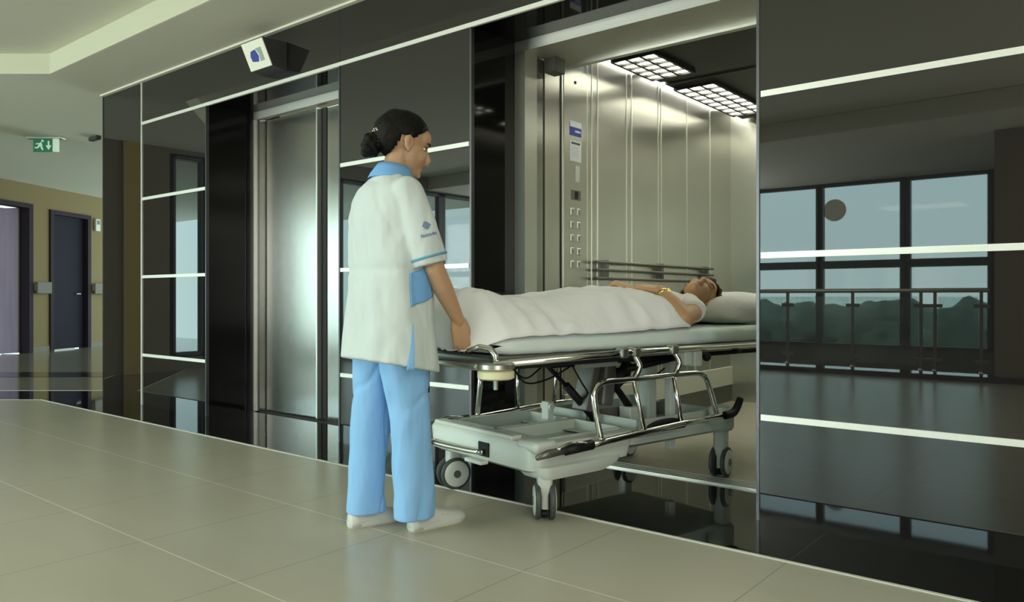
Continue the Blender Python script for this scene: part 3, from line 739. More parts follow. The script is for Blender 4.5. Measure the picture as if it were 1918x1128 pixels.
obj('crank_arm', T([(0.75, 0.30, 0.455), (0.83, 0.31, 0.50), (0.86, 0.31, 0.56)], 0.014, 10), M['black_plastic'], bed, True)
bm = bmesh.new(); box(bm, 0.60, 0.66, 0.35, 0.37, 0.27, 0.40); box(bm, 0.60, 1.2, 0.36, 0.37, 0.27, 0.34); obj('mount_plate', bm, M['mech'], bed)
bm = bmesh.new(); box(bm, 0.42, 0.46, 0.45, 0.50, 0.30, 0.39, bev=0.006); cyl(bm, (0.44, 0.44, 0.365), (0.44, 0.51, 0.365), 0.017, 16); obj('lock_block', bm, WP, bed)
obj('column', B(0.93, 1.0, 0.26, 0.33, 0.25, 0.63, bev=0.01), M['tray'], bed)
obj('iv_pole_sleeve', B(0.985, 1.025, 0.16, 0.20, 0.13, 0.63, bev=0.006), WP, bed)
obj('under_beam', B(0.20, 1.80, 0.18, 0.24, 0.585, 0.62), M['black_plastic'], bed)
obj('under_beam', B(0.20, 1.80, 0.42, 0.48, 0.585, 0.62), M['black_plastic'], bed)
obj('cross_beam', T([(0.55, 0.10, 0.53), (0.95, 0.40, 0.60)], 0.020, 12), M['black_plastic'], bed, True)
obj('cross_beam', T([(0.60, 0.35, 0.50), (1.02, 0.10, 0.61)], 0.018, 12), M['black_plastic'], bed, True)
obj('actuator_cover', B(0.30, 0.52, 0.08, 0.14, 0.585, 0.635, bev=0.006), M['grey_plastic'], bed)
# loose cables
for i, (a, b, c, d) in enumerate((((0.05, 0.30, 0.60), (0.18, 0.34, 0.53), (0.28, 0.36, 0.56), (0.36, 0.38, 0.60)), ((0.0, 0.2, 0.60), (0.12, 0.26, 0.52), (0.26, 0.26, 0.53), (0.42, 0.24, 0.60)),
                                  ((0.42, 0.30, 0.60), (0.46, 0.26, 0.50), (0.50, 0.26, 0.44), (0.47, 0.3, 0.40)), ((0.9, 0.2, 0.5), (1.0, 0.22, 0.53), (1.12, 0.24, 0.58), (1.2, 0.26, 0.61)))):
    obj('cable', T([a, b, c, d], 0.004, 8, sub=8), M['black_plastic'], bed, True)
# litter frame
bm = bmesh.new(); box(bm, -0.24, 1.96, 0.02, 0.66, 0.625, 0.668, bev=0.01); obj('litter_deck', bm, M['mech'], bed)
obj('top_rail', T([(-0.28, -0.02, 0.640), (0.50, -0.035, 0.655), (1.96, -0.035, 0.655)], 0.015, 12), CH, bed, True)
obj('top_rail', T([(-0.28, 0.70, 0.640), (0.5, 0.70, 0.655), (1.96, 0.70, 0.655)], 0.015, 12), CH, bed, True)
bm = bmesh.new(); box(bm, -0.315, -0.235, 0.04, 0.66, 0.615, 0.645, bev=0.012); obj('end_rail', bm, M['alu'], bed, True)
bm = bmesh.new(); box(bm, -0.345, -0.315, 0.36, 0.44, 0.50, 0.61, bev=0.006); obj('end_handle', bm, M['black_plastic'], bed)
obj('rail_under_edge', B(-0.20, 0.50, -0.03, 0.0, 0.618, 0.634), M['black_plastic'], bed)
for y in (-0.02, 0.70):
    bm = bmesh.new(); tube(bm, [(-0.265, y, 0.622), (-0.265, y, 0.627), (-0.265, y, 0.643), (-0.265, y, 0.648)], [0.066, 0.072, 0.072, 0.066], 36); auto_smooth(obj('corner_plate', bm, M['alu'], bed))
    bm = bmesh.new(); tube(bm, [(-0.265, y, 0.585), (-0.265, y, 0.591), (-0.265, y, 0.615), (-0.265, y, 0.621)], [0.060, 0.071, 0.071, 0.060], 36); bw = auto_smooth(obj('bumper_wheel', bm, M['cream'], bed))
    bm = bmesh.new(); cyl(bm, (-0.265, y, 0.545), (-0.265, y, 0.64), 0.011, 14); obj('bumper_pin', bm, CH, bed)
obj('pole_hook', T([(-0.255, -0.01, 0.64), (-0.252, 0.0, 0.672), (-0.262, 0.02, 0.700), (-0.29, 0.05, 0.708), (-0.32, 0.09, 0.690)], [0.013, 0.013, 0.0125, 0.011, 0.009], 12, sub=0), CH, bed, True)
# near side guard (lowered)
def guard(y, yb, rails=True, par=bed):
    g = bpy.data.objects.new('side_guard', None); COL.objects.link(g); g.parent = par; g.empty_display_size = 0.05
    p = [(0.235, yb + 0.01, 0.30), (0.215, y - 0.01, 0.46), (0.232, y, 0.515), (0.29, y, 0.540), (0.45, y, 0.540), (0.87, y, 0.541), (0.95, y, 0.528), (0.985, y - .005, 0.49), (1.035, yb + 0.01, 0.31)]
    obj('guard_rail', T(p, 0.0135, 12, sub=5), CH, g, True)
    for xt, xb in ((0.467, 0.49), (0.739, 0.745)):
        obj('guard_bar', T([(xt, y, 0.54), (xb, yb, 0.318)], 0.0105, 10), CH, g, True)
    b = [(0.15, yb, 0.293), (0.25, yb, 0.299), (0.50, yb, 0.312), (0.75, yb, 0.322), (1.10, yb, 0.328)]
    obj('bottom_rail', T(b, 0.014, 12), CH, g, True)
    for x0 in (0.47, 0.745):
        s = 1 if y < 0.3 else -1
        obj('guard_hanger', T([(x0 + 0.015, -0.035 if s > 0 else 0.70, 0.655), (x0 + 0.035, y, 0.60), (x0 + 0.022, y, 0.565), (x0, y, 0.54)], 0.013, 12, sub=5), CH, g, True)
    obj('guard_grip', T([(0.02, yb, 0.290), (0.17, yb, 0.295)], 0.021, 14), M['black_plastic'], g, True)
    obj('guard_grip', T([(-0.12, yb + 0.01, 0.275), (-0.07, yb, 0.287), (0.03, yb, 0.290)], [0.010, 0.017, 0.015], 12), M['skirt'], g, True)
    obj('release_lever', T([(-0.03, yb - .012, 0.30), (0.03, yb - 0.02, 0.318), (0.10, yb - 0.02, 0.312), (0.13, yb - .01, 0.305)], 0.007, 10, sub=4), CH, g, True)
    obj('guard_grip', T([(1.07, yb, 0.327), (1.13, yb, 0.330), (1.165, yb, 0.350), (1.20, yb, 0.398)], [0.019, 0.020, 0.019, 0.017], 14, sub=4), M['black_plastic'], g, True)
    return g
guard(-0.060, -0.10); guard(0.735, 0.765)
for x in (0.42, 0.50, 0.76):
    bm = bmesh.new(); box(bm, x - 0.022, x + 0.022, -0.058, -0.012, 0.632, 0.678, bev=0.008); obj('rail_clamp', bm, M['alu'], bed)
bm = bmesh.new(); box(bm, 0.85, 0.90, -0.04, 0.01, 0.575, 0.640, bev=0.006); box(bm, 0.92, 0.98, -0.04, 0.01, 0.565, 0.640, bev=0.006); cyl(bm, (0.95, -0.02, 0.53), (0.95, -0.02, 0.57), 0.007, 10)
obj('iv_socket', bm, M['tray'], bed)
bm = bmesh.new(); ball(bm, (1.05, -0.01, 0.605), 0.022); cyl(bm, (1.0, -0.01, 0.62), (1.06, -0.01, 0.605), 0.01, 10); obj('release_knob', bm, M['black_plastic'], bed, True)
obj('release_knob', T([(1.27, -0.01, 0.625), (1.33, -0.01, 0.622)], 0.011, 10), M['black_plastic'], bed, True)

# mattress, sheet, pillow in bed coordinates
BM = Matrix.Translation(OB) @ Matrix.Rotation(BA, 4, 'Z')
def place(o): o.matrix_world = BM; o.location = OB; o.rotation_euler = (0, 0, BA); return o
bm = bmesh.new()
bmesh.ops.create_grid(bm, x_segments=2, y_segments=2, size=0.1); bm.clear()
rings = []
for i in range(60):
    x = -0.245 + 2.19 * i / 59
    e = min(i, 59 - i); sh = 0 if e > 2 else (0.03, 0.012, 0.003)[e]
    top = 0.748 + 0.004 * sin(x * 9)
    y0, y1 = 0.0 + sh, 0.665 - sh; z0, z1 = 0.668 + sh * .5, top - sh * .6; r = 0.03
    ring = []
    for cy_, cz_, a0 in ((y1 - r, z1 - r, 0), (y0 + r, z1 - r, 90), (y0 + r, z0 + r, 180), (y1 - r, z0 + r, 270)):
        for k in range(7):
            t = radians(a0 + 15 * k); q = Vector((x, cy_ + r * cos(t), cz_ + r * sin(t)))
            q.y += 0.004 * noise.noise(q * 14); q.z += 0.003 * noise.noise(q * 11); ring.append(q)
    rings.append(ring)
loft(bm, rings)
mt = place(obj('mattress', bm, M['mattress'], None, True)); tag(mt, 'pale mint covered mattress on the stretcher', 'mattress')

# draped sheet
def crease(v, w):
    return math.exp(-(noise.noise(v) / w) ** 2)
def lerp(a, b, t): return a + (b - a) * t
def interp(tab, x):
    if x <= tab[0][0]: return tab[0][1:]
    for p, q in zip(tab[:-1], tab[1:]):
        if x <= q[0]:
            t = (x - p[0]) / (q[0] - p[0]); t = t * t * (3 - 2 * t) if False else t
            return [lerp(a, b, t) for a, b in zip(p[1:], q[1:])]
    return tab[-1][1:]
#        a      top    edge_z  near_b  far_b
ROWS = [(-0.335, 0.690, 0.688, 0.115, 0.62), (-0.325, 0.735, 0.690, 0.095, 0.64), (-0.305, 0.800, 0.698, 0.065, 0.66), (-0.27, 0.875, 0.712, 0.025, 0.675),
        (-0.235, 0.922, 0.728, -0.005, 0.68), (-0.20, 0.938, 0.738, -0.018, 0.685), (-0.14, 0.936, 0.744, -0.024, 0.685), (-0.03, 0.908, 0.746, -0.026, 0.685), (0.08, 0.902, 0.746, -0.028, 0.685),
        (0.20, 0.910, 0.746, -0.028, 0.685), (0.40, 0.930, 0.748, -0.028, 0.685), (0.54, 0.948, 0.750, -0.026, 0.685), (0.72, 0.952, 0.752, -0.022, 0.685),
        (0.86, 0.940, 0.756, -0.016, 0.685), (0.90, 0.932, 0.757, -0.014, 0.685)]
NU, NV = 110, 60; grid = []
bm = bmesh.new()
for i in range(NU + 1):
    u = i / NU; a = -0.335 + 1.235 * (u ** 1.35)
    top, ez, nb, fb = interp(ROWS, a)
    row = []
    for j in range(NV + 1):
        v = j / NV; y = lerp(nb, fb, v)
        s = min(1.0, v / 0.36) if v < 0.5 else min(1.0, (1 - v) / 0.30)
        S_ = sin(s * pi / 2) ** 0.85
        # two feet at the foot end
        dip = 0.020 * math.exp(-((v - 0.5) / 0.09) ** 2) * max(0, 1 - abs(a + 0.1) / 0.5)
        z = ez + (top - dip - ez) * S_
        fold = 0.016 * noise.noise(Vector((a * 4.5 - v * 2.5, v * 3.2 + a * 2, 1.3))) + 0.008 * noise.noise(Vector((a * 11 - v * 7, v * 3, 4.1)))
        fold -= 0.006 * crease(Vector((a * 3.2 - v * 3.0, v * 2.2, 7.7)), 0.06) + 0.004 * crease(Vector((a * 5 + v * 5.0, v * 2.5, 2.7)), 0.06)
        fold += 0.007 * max(0, 1 - s) * sin(a * 34 + 6 * noise.noise(Vector((a * 3, 0, 0))))
        fall = 1 if 0.03 < v < 0.97 else 0.3
        x = a + 0.03 * (v < 0.36) * (1 - v / 0.36) * (1 if a > 0.7 else 0) * 1.0
        if a > 0.8: x += -0.05 * math.exp(-((v - 0.55) / 0.2) ** 2) * (a - 0.8) / 0.1
        row.append(bm.verts.new((x, y - 0.6 * fold * fall * (1 - s), z + fold * fall)))
    grid.append(row)
for i in range(NU):
    for j in range(NV):
        bm.faces.new((grid[i][j], grid[i + 1][j], grid[i + 1][j + 1], grid[i][j + 1]))
sh = place(obj('bed_sheet', bm, M['sheet'], None, True)); tag(sh, 'white sheet covering the patient from feet to waist', 'bed sheet')
sm = sh.modifiers.new('thick', 'SOLIDIFY'); sm.thickness = 0.004; sm.offset = -1

# pillow
bm = bmesh.new(); bmesh.ops.create_uvsphere(bm, u_segments=64, v_segments=40, radius=1)
for v in bm.verts:
    c = v.co; px = math.copysign(abs(c.x) ** 0.62, c.x); py = math.copysign(abs(c.y) ** 0.62, c.y)
    thick = 0.105 * abs(c.z) ** 0.8 * (1 if c.z > 0 else 0.75)
    x = 1.585 + 0.27 * px; y = 0.33 + 0.31 * py
    z = 0.825 + math.copysign(thick, c.z)
    dent = 0.055 * math.exp(-((x - 1.42) / 0.13) ** 2 - ((y - 0.31) / 0.12) ** 2) * (1 if c.z > 0 else 0)
    z += 0.012 * noise.noise(Vector((x * 9, y * 9, 2))) - dent
    v.co = Vector((x, y, max(z, 0.757)))
pl = place(obj('pillow', bm, M['pillow'], None, True)); tag(pl, 'white pillow under the patient head', 'pillow')

# =================================================================== FIGURES
def head_parts(bm, Mh, nose=1.0):
    def bl(c, r, u=24, v=16):
        vs = ball(bm, (0, 0, 0), r, u=u, v=v)
        for w in vs: w.co = Mh @ (w.co + Vector(c))
    bl((-0.012, 0, 0.036), (0.096, 0.076, 0.086)); bl((0.030, 0, -0.020), (0.062, 0.062, 0.082)); bl((0.052, 0, -0.080), (0.034, 0.032, 0.030))
    bl((0.030, 0, -0.068), (0.045, 0.048, 0.035)); bl((0.058, 0, 0.040), (0.040, 0.058, 0.045))
    for s in (-1, 1): bl((0.058, s * 0.030, -0.028), (0.030, 0.028, 0.032)); bl((0.082, s * 0.012, -0.040), (0.012, 0.008, 0.008))
    tube(bm, [Mh @ Vector(p) for p in ((0.088, 0, 0.014), (0.098, 0, -0.008), (0.108 * 1, 0, -0.028), (0.104, 0, -0.040), (0.085, 0, -0.046))], [0.006, 0.008, 0.011, 0.012, 0.006], 12)
    bl((0.104, 0, -0.032), (0.011, 0.011, 0.010)); bl((0.083, 0, -0.058), (0.012, 0.021, 0.006)); bl((0.081, 0, -0.069), (0.012, 0.018, 0.006)); bl((0.078, 0, -0.095), (0.012, 0.016, 0.012))
    for s in (-1, 1):
        for c, r in (((0.0, s * 0.076, 0.0), (0.018, 0.010, 0.030)), ((-0.006, s * 0.082, 0.008), (0.018, 0.007, 0.022)), ((0.004, s * 0.075, -0.022), (0.010, 0.008, 0.012))): bl(c, r)
def face_shape(Mh):
    inv = Mh.inverted()
    def f(co):
        q = inv @ co
        if -0.15 < q.x < 0.2 and abs(q.y) < 0.12 and abs(q.z) < 0.16:
            for s in (-1, 1):
                d = ((q.y - s * 0.031) / 0.019) ** 2 + ((q.z - 0.004) / 0.012) ** 2
                if q.x > 0.04: q.x -= 0.010 * math.exp(-d)
                d = ((q.x - 0.006) / 0.008) ** 2 + ((q.z - 0.000) / 0.013) ** 2
                if s * q.y > 0.06: q.y -= s * 0.007 * math.exp(-d)
            if q.x > 0.05: q.x -= 0.003 * math.exp(-((q.z + 0.0635) / 0.003) ** 2 - (q.y / 0.024) ** 2)
            return Mh @ q
        return co
    return f
def hand_parts(bm, Mh, side, curl, thumb_in=0.5, sc=1.0, spread=0.0):
    """Mh: x = finger direction, z = back of the hand, y*side = thumb side"""
    P = lambda *p: Mh @ (Vector(p) * sc)
    def bl(c, r):
        vs = ball(bm, (0, 0, 0), r, u=16, v=12)
        for w in vs: w.co = Mh @ ((w.co + Vector(c)) * sc)
    for y in (0.026, 0.009, -0.009, -0.026):
        limb(bm, [P(0.005, y * 0.75 * side, 0), P(0.045, y * side, 0.001), P(0.082, y * 1.08 * side, 0)], [0.0135 * sc, 0.0125 * sc, 0.0100 * sc], 12)
    bl((0.04, 0, -0.002), (0.045, 0.034, 0.012)); bl((0.03, 0.022 * side, -0.008), (0.026, 0.014, 0.013)); bl((0.0, 0, 0), (0.022, 0.026, 0.016))
    for i, (y, L) in enumerate(((0.030, 0.070), (0.0105, 0.078), (-0.0095, 0.072), (-0.028, 0.056))):
        p = Vector((0.086 - 0.004 * (i == 3) - 0.002 * (i == 0), y * side, 0)); a = 0.0; sp = (0.09 - 0.06 * i) * side * spread
        pts = [p.copy()]; rr = [0.0092]
        for seg, (fr, cr) in enumerate(((0.45, 0.45), (0.31, 0.75), (0.24, 0.55))):
            a += cr * (curl[i] if isinstance(curl, (list, tuple)) else curl)
            p = p + Vector((cos(a), sp, -sin(a))) * L * fr; pts.append(p.copy()); rr.append((0.0083, 0.0074, 0.0060)[seg])
        limb(bm, [Mh @ (q * sc) for q in pts], [r * sc for r in rr], 12)
    t = [Vector((0.012, 0.024 * side, -0.006)), Vector((0.038, (0.042 - 0.01 * thumb_in) * side, -0.012 - 0.006 * thumb_in)), Vector((0.062, (0.052 - 0.022 * thumb_in) * side, -0.018 - 0.010 * thumb_in)), Vector((0.083, (0.054 - 0.030 * thumb_in) * side, -0.022 - 0.016 * thumb_in))]
    limb(bm, [Mh @ (q * sc) for q in t], [0.014 * sc, 0.0110 * sc, 0.0095 * sc, 0.0075 * sc], 12)
def frame(o, x, z):
    x = Vector(x).normalized(); z = Vector(z); z = (z - x * z.dot(x)).normalized(); y = z.cross(x)
    m = Matrix((x, y, z)).transposed().to_4x4(); m.translation = Vector(o); return m

# ---------------------------------------------------- nurse (x = facing, y = her left)
NR = Vector((-2.22, 2.02, 0))
nurse = empty('person', NR, BA, 'dark haired person in white tunic and blue trousers pushing the stretcher', 'person')
Hn = Matrix.Translation((0.058, 0.045, 1.495)) @ Matrix.Rotation(radians(-15), 4, 'Z') @ Matrix.Rotation(radians(13), 4, 'Y') @ Matrix.Scale(1.04, 4)
bm = bmesh.new(); head_parts(bm, Hn)
limb(bm, [(0.045, 0.045, 1.47), (0.025, 0.05, 1.41), (-0.005, 0.05, 1.35)], [0.052, 0.050, 0.060])
limb(bm, [(-0.01, -0.05, 1.300), (-0.01, 0.15, 1.300)], [0.045, 0.045])
loft(bm, [ell((0, 0.05, 0.84), 0.11, 0.165), ell((0, 0.05, 0.95), 0.10, 0.145), ell((0, 0.05, 1.05), 0.095, 0.13), ell((0.0, 0.05, 1.2), 0.105, 0.145), ell((-0.01, 0.05, 1.31), 0.08, 0.13)])
# arms
wristR = (0.182, -0.150, 0.812); elbR = (0.066, -0.168, 1.000)
limb(bm, [(-0.01, -0.105, 1.280), (0.03, -0.148, 1.15), elbR, (0.100, -0.166, 0.935), wristR], [0.042, 0.043, 0.038, 0.039, 0.025])
hand_parts(bm, frame(wristR, (0.22, 0.02, -1.0), (-0.35, -0.93, -0.05)), 1, (0.50, 0.56, 0.62, 0.70), 0.4, 0.92, 0.5)
wristL = (0.205, 0.20, 0.800); elbL = (0.05, 0.265, 1.000)
limb(bm, [(-0.01, 0.200, 1.280), (0.01, 0.248, 1.15), elbL, (0.10, 0.25, 0.935), wristL], [0.042, 0.043, 0.038, 0.039, 0.025])
hand_parts(bm, frame(wristL, (0.22, -0.10, -1.0), (0.35, 1.0, -0.05)), -1, 0.6, 0.6, 0.97)
# legs
limb(bm, [(0.0, -0.035, 0.85), (0.02, -0.04, 0.48), (0.06, -0.045, 0.09)], [0.085, 0.055, 0.038])
limb(bm, [(0.0, 0.125, 0.85), (-0.03, 0.13, 0.48), (-0.055, 0.14, 0.09)], [0.085, 0.055, 0.038])
nb = voxel('body', bm, M['skin'], nurse, 0.0042, 3, face_shape(Hn))
# tunic
bm = bmesh.new()
tl = -0.20
loft(bm, [ell((-0.005, 0.045, 0.635), 0.168, 0.225, tilt=tl), ell((-0.005, 0.045, 0.70), 0.163, 0.222, tilt=tl * .8), ell((-0.004, 0.045, 0.80), 0.156, 0.212, tilt=tl * .4), ell((-0.004, 0.045, 0.90), 0.150, 0.205), ell((-0.004, 0.045, 1.0), 0.142, 0.198),
          ell((-0.006, 0.045, 1.12), 0.140, 0.196), ell((-0.012, 0.045, 1.20), 0.134, 0.188), ell((-0.016, 0.045, 1.27), 0.118, 0.176), ell((-0.014, 0.045, 1.315), 0.098, 0.155), ell((-0.006, 0.046, 1.350), 0.076, 0.118), ell((0.006, 0.047, 1.382), 0.060, 0.076), ell((0.010, 0.048, 1.395), 0.054, 0.060)])
for s, sh_, mid, el in ((-1, (-0.012, -0.100, 1.290), (0.016, -0.142, 1.15), (0.048, -0.160, 1.020)), (1, (-0.012, 0.200, 1.290), (0.010, 0.245, 1.15), (0.035, 0.262, 1.020))):
    P = catmull([sh_, mid, el], 6); tube(bm, P, [0.062 + (0.070 - 0.062) * i / (len(P) - 1) for i in range(len(P))], 26)
    ball(bm, sh_, 0.062)
def crease(v, w):
    return math.exp(-(noise.noise(v) / w) ** 2)
def cloth(seed, amp, fx=1.0):
    def f(co):
        n_ = noise.noise(Vector((co.x * 9, co.y * 9, co.z * 3.2 + seed))) + 0.5 * noise.noise(Vector((co.x * 20, co.y * 20, co.z * 7 + seed)))
        n_ -= 0.40 * crease(Vector((co.x * 6 + co.z * 2.0, co.y * 7, co.z * 1.8 + seed + 4)), 0.13) + 0.22 * crease(Vector((co.x * 11, co.y * 11 - co.z * 4, co.z * 3.5 + seed)), 0.12)
        d = Vector((co.x, co.y - 0.045, 0)); 
        if d.length > 1e-4: d.normalize()
        # gathers at the waist seam
        g = -0.006 * math.exp(-((co.z - 1.0) / 0.018) ** 2) if abs(co.z - 1.0) < 0.1 and fx > 0 else 0
        return co + d * (amp * n_ + g)
    return f
tunic = voxel('tunic', bm, M['white_cloth'], nurse, 0.006, 5, cloth(3.0, 0.011))
# sleeve piping and emblem
def sleeve_ring(z_off, r, w, name, par, m):
    a = Vector((0.016, -0.142, 1.15)); b = Vector((0.048, -0.160, 1.020)); d = (b - a).normalized(); c = b - d * z_off
    s = d.cross(Vector((1, 0, 0))).normalized(); u = s.cross(d).normalized(); bm = bmesh.new(); rings = []
    for q, rr in ((-w, r - .004), (-w, r), (w, r), (w, r - .004)):
        rings.append([c + d * q + (s * cos(2 * pi * k / 40) + u * sin(2 * pi * k / 40)) * rr for k in range(40)])
    loft(bm, rings, cap=False); return obj(name, bm, m, par, True)
sleeve_ring(0.028, 0.0735, 0.0045, 'sleeve_piping', tunic, M['blue_trim'])
bm = bmesh.new()
sa = Vector((0.016, -0.142, 1.15)); sb = Vector((0.048, -0.160, 1.020)); sd = (sb - sa).normalized()
def sleeve_pt(h, ang, r):
    base = sa + sd * h
    s = Vector((cos(ang), sin(ang), 0)); s = (s - sd * s.dot(sd)).normalized()
    hit, loc, nor, _ = tunic.closest_point_on_mesh(base + s * r)
    return loc + nor * 0.0012
EA = radians(-100)
def emb(pts):
    v = [bm.verts.new(sleeve_pt(-dz, EA + du / 0.07, 0.0745)) for du, dz in pts]; bm.faces.new(v)
emb([(-0.018, 0.004), (-0.004, 0.022), (0.002, 0.016), (-0.010, 0.0)]); emb([(0.004, 0.022), (0.020, 0.004), (0.010, 0.0), (0.0, 0.014)]); emb([(-0.012, -0.003), (0.0, 0.010), (0.012, -0.003), (0.0, -0.010)])
for k_ in range(9):
    u = -0.032 + k_ * 0.0075; emb([(u, -0.036), (u + 0.0052, -0.036), (u + 0.0052, -0.024 - 0.003 * (k_ % 2)), (u, -0.024 - 0.002 * (k_ % 3))])
eo = obj('sleeve_emblem', bm, M['emblem'], tunic)
sm = eo.modifiers.new('thick', 'SOLIDIFY'); sm.thickness = 0.001
# blue collar
bm = bmesh.new(); rings = []
for (cx_, cz_, p_, q_, tl_) in ((0.004, 1.352, 0.088, 0.106, -0.10), (0.006, 1.372, 0.080, 0.090, -0.14), (0.012, 1.392, 0.070, 0.072, -0.18), (0.018, 1.408, 0.064, 0.064, -0.2), (0.018, 1.403, 0.057, 0.058, -0.2), (0.012, 1.380, 0.059, 0.061, -0.18)):
    rings.append(ell((cx_, 0.048, cz_), p_, q_, 40, 2.0, tl_))
loft(bm, rings, cap=False); obj('collar', bm, M['blue_collar'], nurse, True)
# blue side panel and slit
def patch(name, fn, m, par, nu=14, nv=14, th=0.003):
    bm = bmesh.new(); g = [[bm.verts.new(fn(i / nu, j / nv)) for j in range(nv + 1)] for i in range(nu + 1)]
    for i in range(nu):
        for j in range(nv): bm.faces.new((g[i][j], g[i + 1][j], g[i + 1][j + 1], g[i][j + 1]))
    o = obj(name, bm, m, par, True); s = o.modifiers.new('t', 'SOLIDIFY'); s.thickness = th; s.offset = 0; return o
def tunic_surf(ang, z, off=0.004):
    tab = [(0.60, 0.168, 0.225, tl), (0.70, 0.163, 0.222, tl * .8), (0.80, 0.156, 0.212, tl * .4), (0.90, 0.150, 0.205, 0), (1.0, 0.142, 0.198, 0), (1.12, 0.140, 0.196, 0), (1.20, 0.134, 0.188, 0), (1.27, 0.118, 0.176, 0)]
    p, q, t_ = interp(tab, z); c, s = cos(ang), sin(ang)
    x = (p + off) * math.copysign(abs(c) ** 0.87, c); y = (q + off) * math.copysign(abs(s) ** 0.87, s)
    return cloth(3.0, 0.011)(Vector((-0.004 + x, 0.045 + y, z)))
patch('side_panel', lambda u, v: tunic_surf(radians(-100 + 34 * u), 0.865 + 0.035 * u + v * (0.12), 0.006), M['blue_collar'], tunic)
patch('side_slit', lambda u, v: tunic_surf(radians(-107 + 9 * u * (1 - v * 0.95) + 9 * v), 0.632 + v * 0.17, 0.005), M['blue_cloth'], tunic)
# trousers
bm = bmesh.new()
loft(bm, [ell((0, 0.045, 0.66), 0.125, 0.175), ell((0, 0.045, 0.80), 0.125, 0.175), ell((0, 0.045, 0.95), 0.105, 0.15)])
loft(bm, [ell((0.050, -0.050, 0.050), 0.078, 0.060, pw=2.6), ell((0.048, -0.050, 0.15), 0.076, 0.060), ell((0.040, -0.049, 0.32), 0.076, 0.060), ell((0.028, -0.046, 0.48), 0.080, 0.066), ell((0.014, -0.040, 0.62), 0.096, 0.080), ell((0.0, -0.030, 0.74), 0.118, 0.095)])
loft(bm, [ell((-0.050, 0.145, 0.050), 0.078, 0.062, pw=2.6), ell((-0.050, 0.144, 0.15), 0.076, 0.062), ell((-0.044, 0.141, 0.32), 0.076, 0.062), ell((-0.030, 0.136, 0.48), 0.080, 0.067), ell((-0.012, 0.130, 0.62), 0.096, 0.080), ell((0.0, 0.120, 0.74), 0.118, 0.095)])
def legcloth(co):
    n_ = noise.noise(Vector((co.x * 10, co.y * 10, co.z * 2.6 + 9))) + 0.5 * noise.noise(Vector((co.x * 18, co.y * 18, co.z * 9)))
    n_ -= 0.6 * crease(Vector((co.x * 7, co.y * 7 + co.z * 1.5, co.z * 2.4 + 3)), 0.07)
    c = Vector((0.03, -0.04, 0)) if co.y < 0.047 else Vector((-0.03, 0.132, 0))
    d = Vector((co.x - c.x, co.y - c.y, 0))
    if d.length > 1e-4: d.normalize()
    return co + d * 0.010 * n_
voxel('trousers', bm, M['blue_cloth'], nurse, 0.006, 5, legcloth)
# shoes
def shoe(x0, x1, y, yaw, name):
    L = x1 - x0; mx = Matrix.Translation((x0, y, 0)) @ Matrix.Rotation(yaw, 4, 'Z')
    sh_ = bpy.data.objects.new('shoe', None)
    bm = bmesh.new(); rings = []
    prof = [(0.0, 0.012, 0.030), (0.02, 0.028, 0.060), (0.10, 0.034, 0.075), (0.25, 0.036, 0.082), (0.40, 0.036, 0.075), (0.55, 0.040, 0.062), (0.70, 0.045, 0.052), (0.84, 0.042, 0.045), (0.94, 0.030, 0.036), (1.0, 0.010, 0.024)]
    for t, w, h in prof:
        rings.append([mx @ Vector((t * L, w * cos(a) * (1 if sin(a) > 0 else 1), 0.008 + (h - 0.008) * max(0, sin(a)) ** 0.8 if sin(a) > 0 else 0.008)) for a in [2 * pi * k / 24 for k in range(24)]])
    loft(bm, rings); o = obj('shoe', bm, M['shoe'], nurse, True)
    bm = bmesh.new(); rings = []
    for z, e in ((0.0, 0.0), (0.006, 0.003), (0.018, 0.003), (0.022, 0.0)):
        ring = []
        for k in range(40):
            a = 2 * pi * k / 40; t = 0.5 - 0.5 * cos(a); w = interp([(p[0], p[1]) for p in prof], t)[0] + e
            ring.append(mx @ Vector((t * L + (e if cos(a) < 0 else -e), w * math.copysign(min(1, abs(sin(a)) ** .3 + 0), sin(a)) if abs(sin(a)) > 1e-6 else 0, z)))
        rings.append(ring)
    loft(bm, rings); obj('sole', bm, M['bumper'], o, False)
    bm = bmesh.new()
    for t in (0.50, 0.58): tube(bm, [mx @ Vector((t * L, -0.034, 0.045)), mx @ Vector((t * L, 0, 0.068 - (t - 0.5) * .12)), mx @ Vector((t * L, 0.034, 0.045))], 0.003, 6)
    obj('shoe_strap', bm, M['shoe'], o, True)
shoe(0.030, 0.300, -0.046, radians(4), 'r'); shoe(-0.130, 0.120, 0.142, radians(1), 'l')
# hair
def hair_cap(Mh, m, par, keep, grow=1.06, name='hair', amp=0.004):
    bm = bmesh.new(); vs = ball(bm, (0, 0, 0), (1, 1, 1), u=64, v=44)
    dead = []
    for w in list(bm.verts):
        q = Vector((w.co.x * 0.104 * grow - 0.016, w.co.y * 0.0835 * grow, w.co.z * 0.096 * grow + 0.034))
        q += q.normalized() * amp * noise.noise(q * 35); w.co = q
        if not keep(q): dead.append(w)
    bmesh.ops.delete(bm, geom=dead, context='VERTS')
    for w in bm.verts: w.co = Mh @ w.co
    o = obj(name, bm, m, par, True); s = o.modifiers.new('t', 'SOLIDIFY'); s.thickness = 0.014; s.offset = -1
    return o
def keep_n(q):
    if q.x > 0.0:
        lim = 0.010 + 1.05 * max(0, q.x - 0.012)  # hairline rises towards the forehead
        if abs(q.y) < 0.05: lim = max(lim, 0.072 if q.x > 0.05 else lim)
        return q.z > lim
    if q.x > -0.035: return q.z > (0.018 if abs(q.y) > 0.05 else -0.03)
    return q.z > -0.090 + max(0, (q.x + 0.075)) * 1.7
hair = hair_cap(Hn, M['hair_black'], nurse, keep_n, 1.04)
bm = bmesh.new(); random.seed(3)
bc = Hn @ Vector((-0.121, 0.006, -0.036))
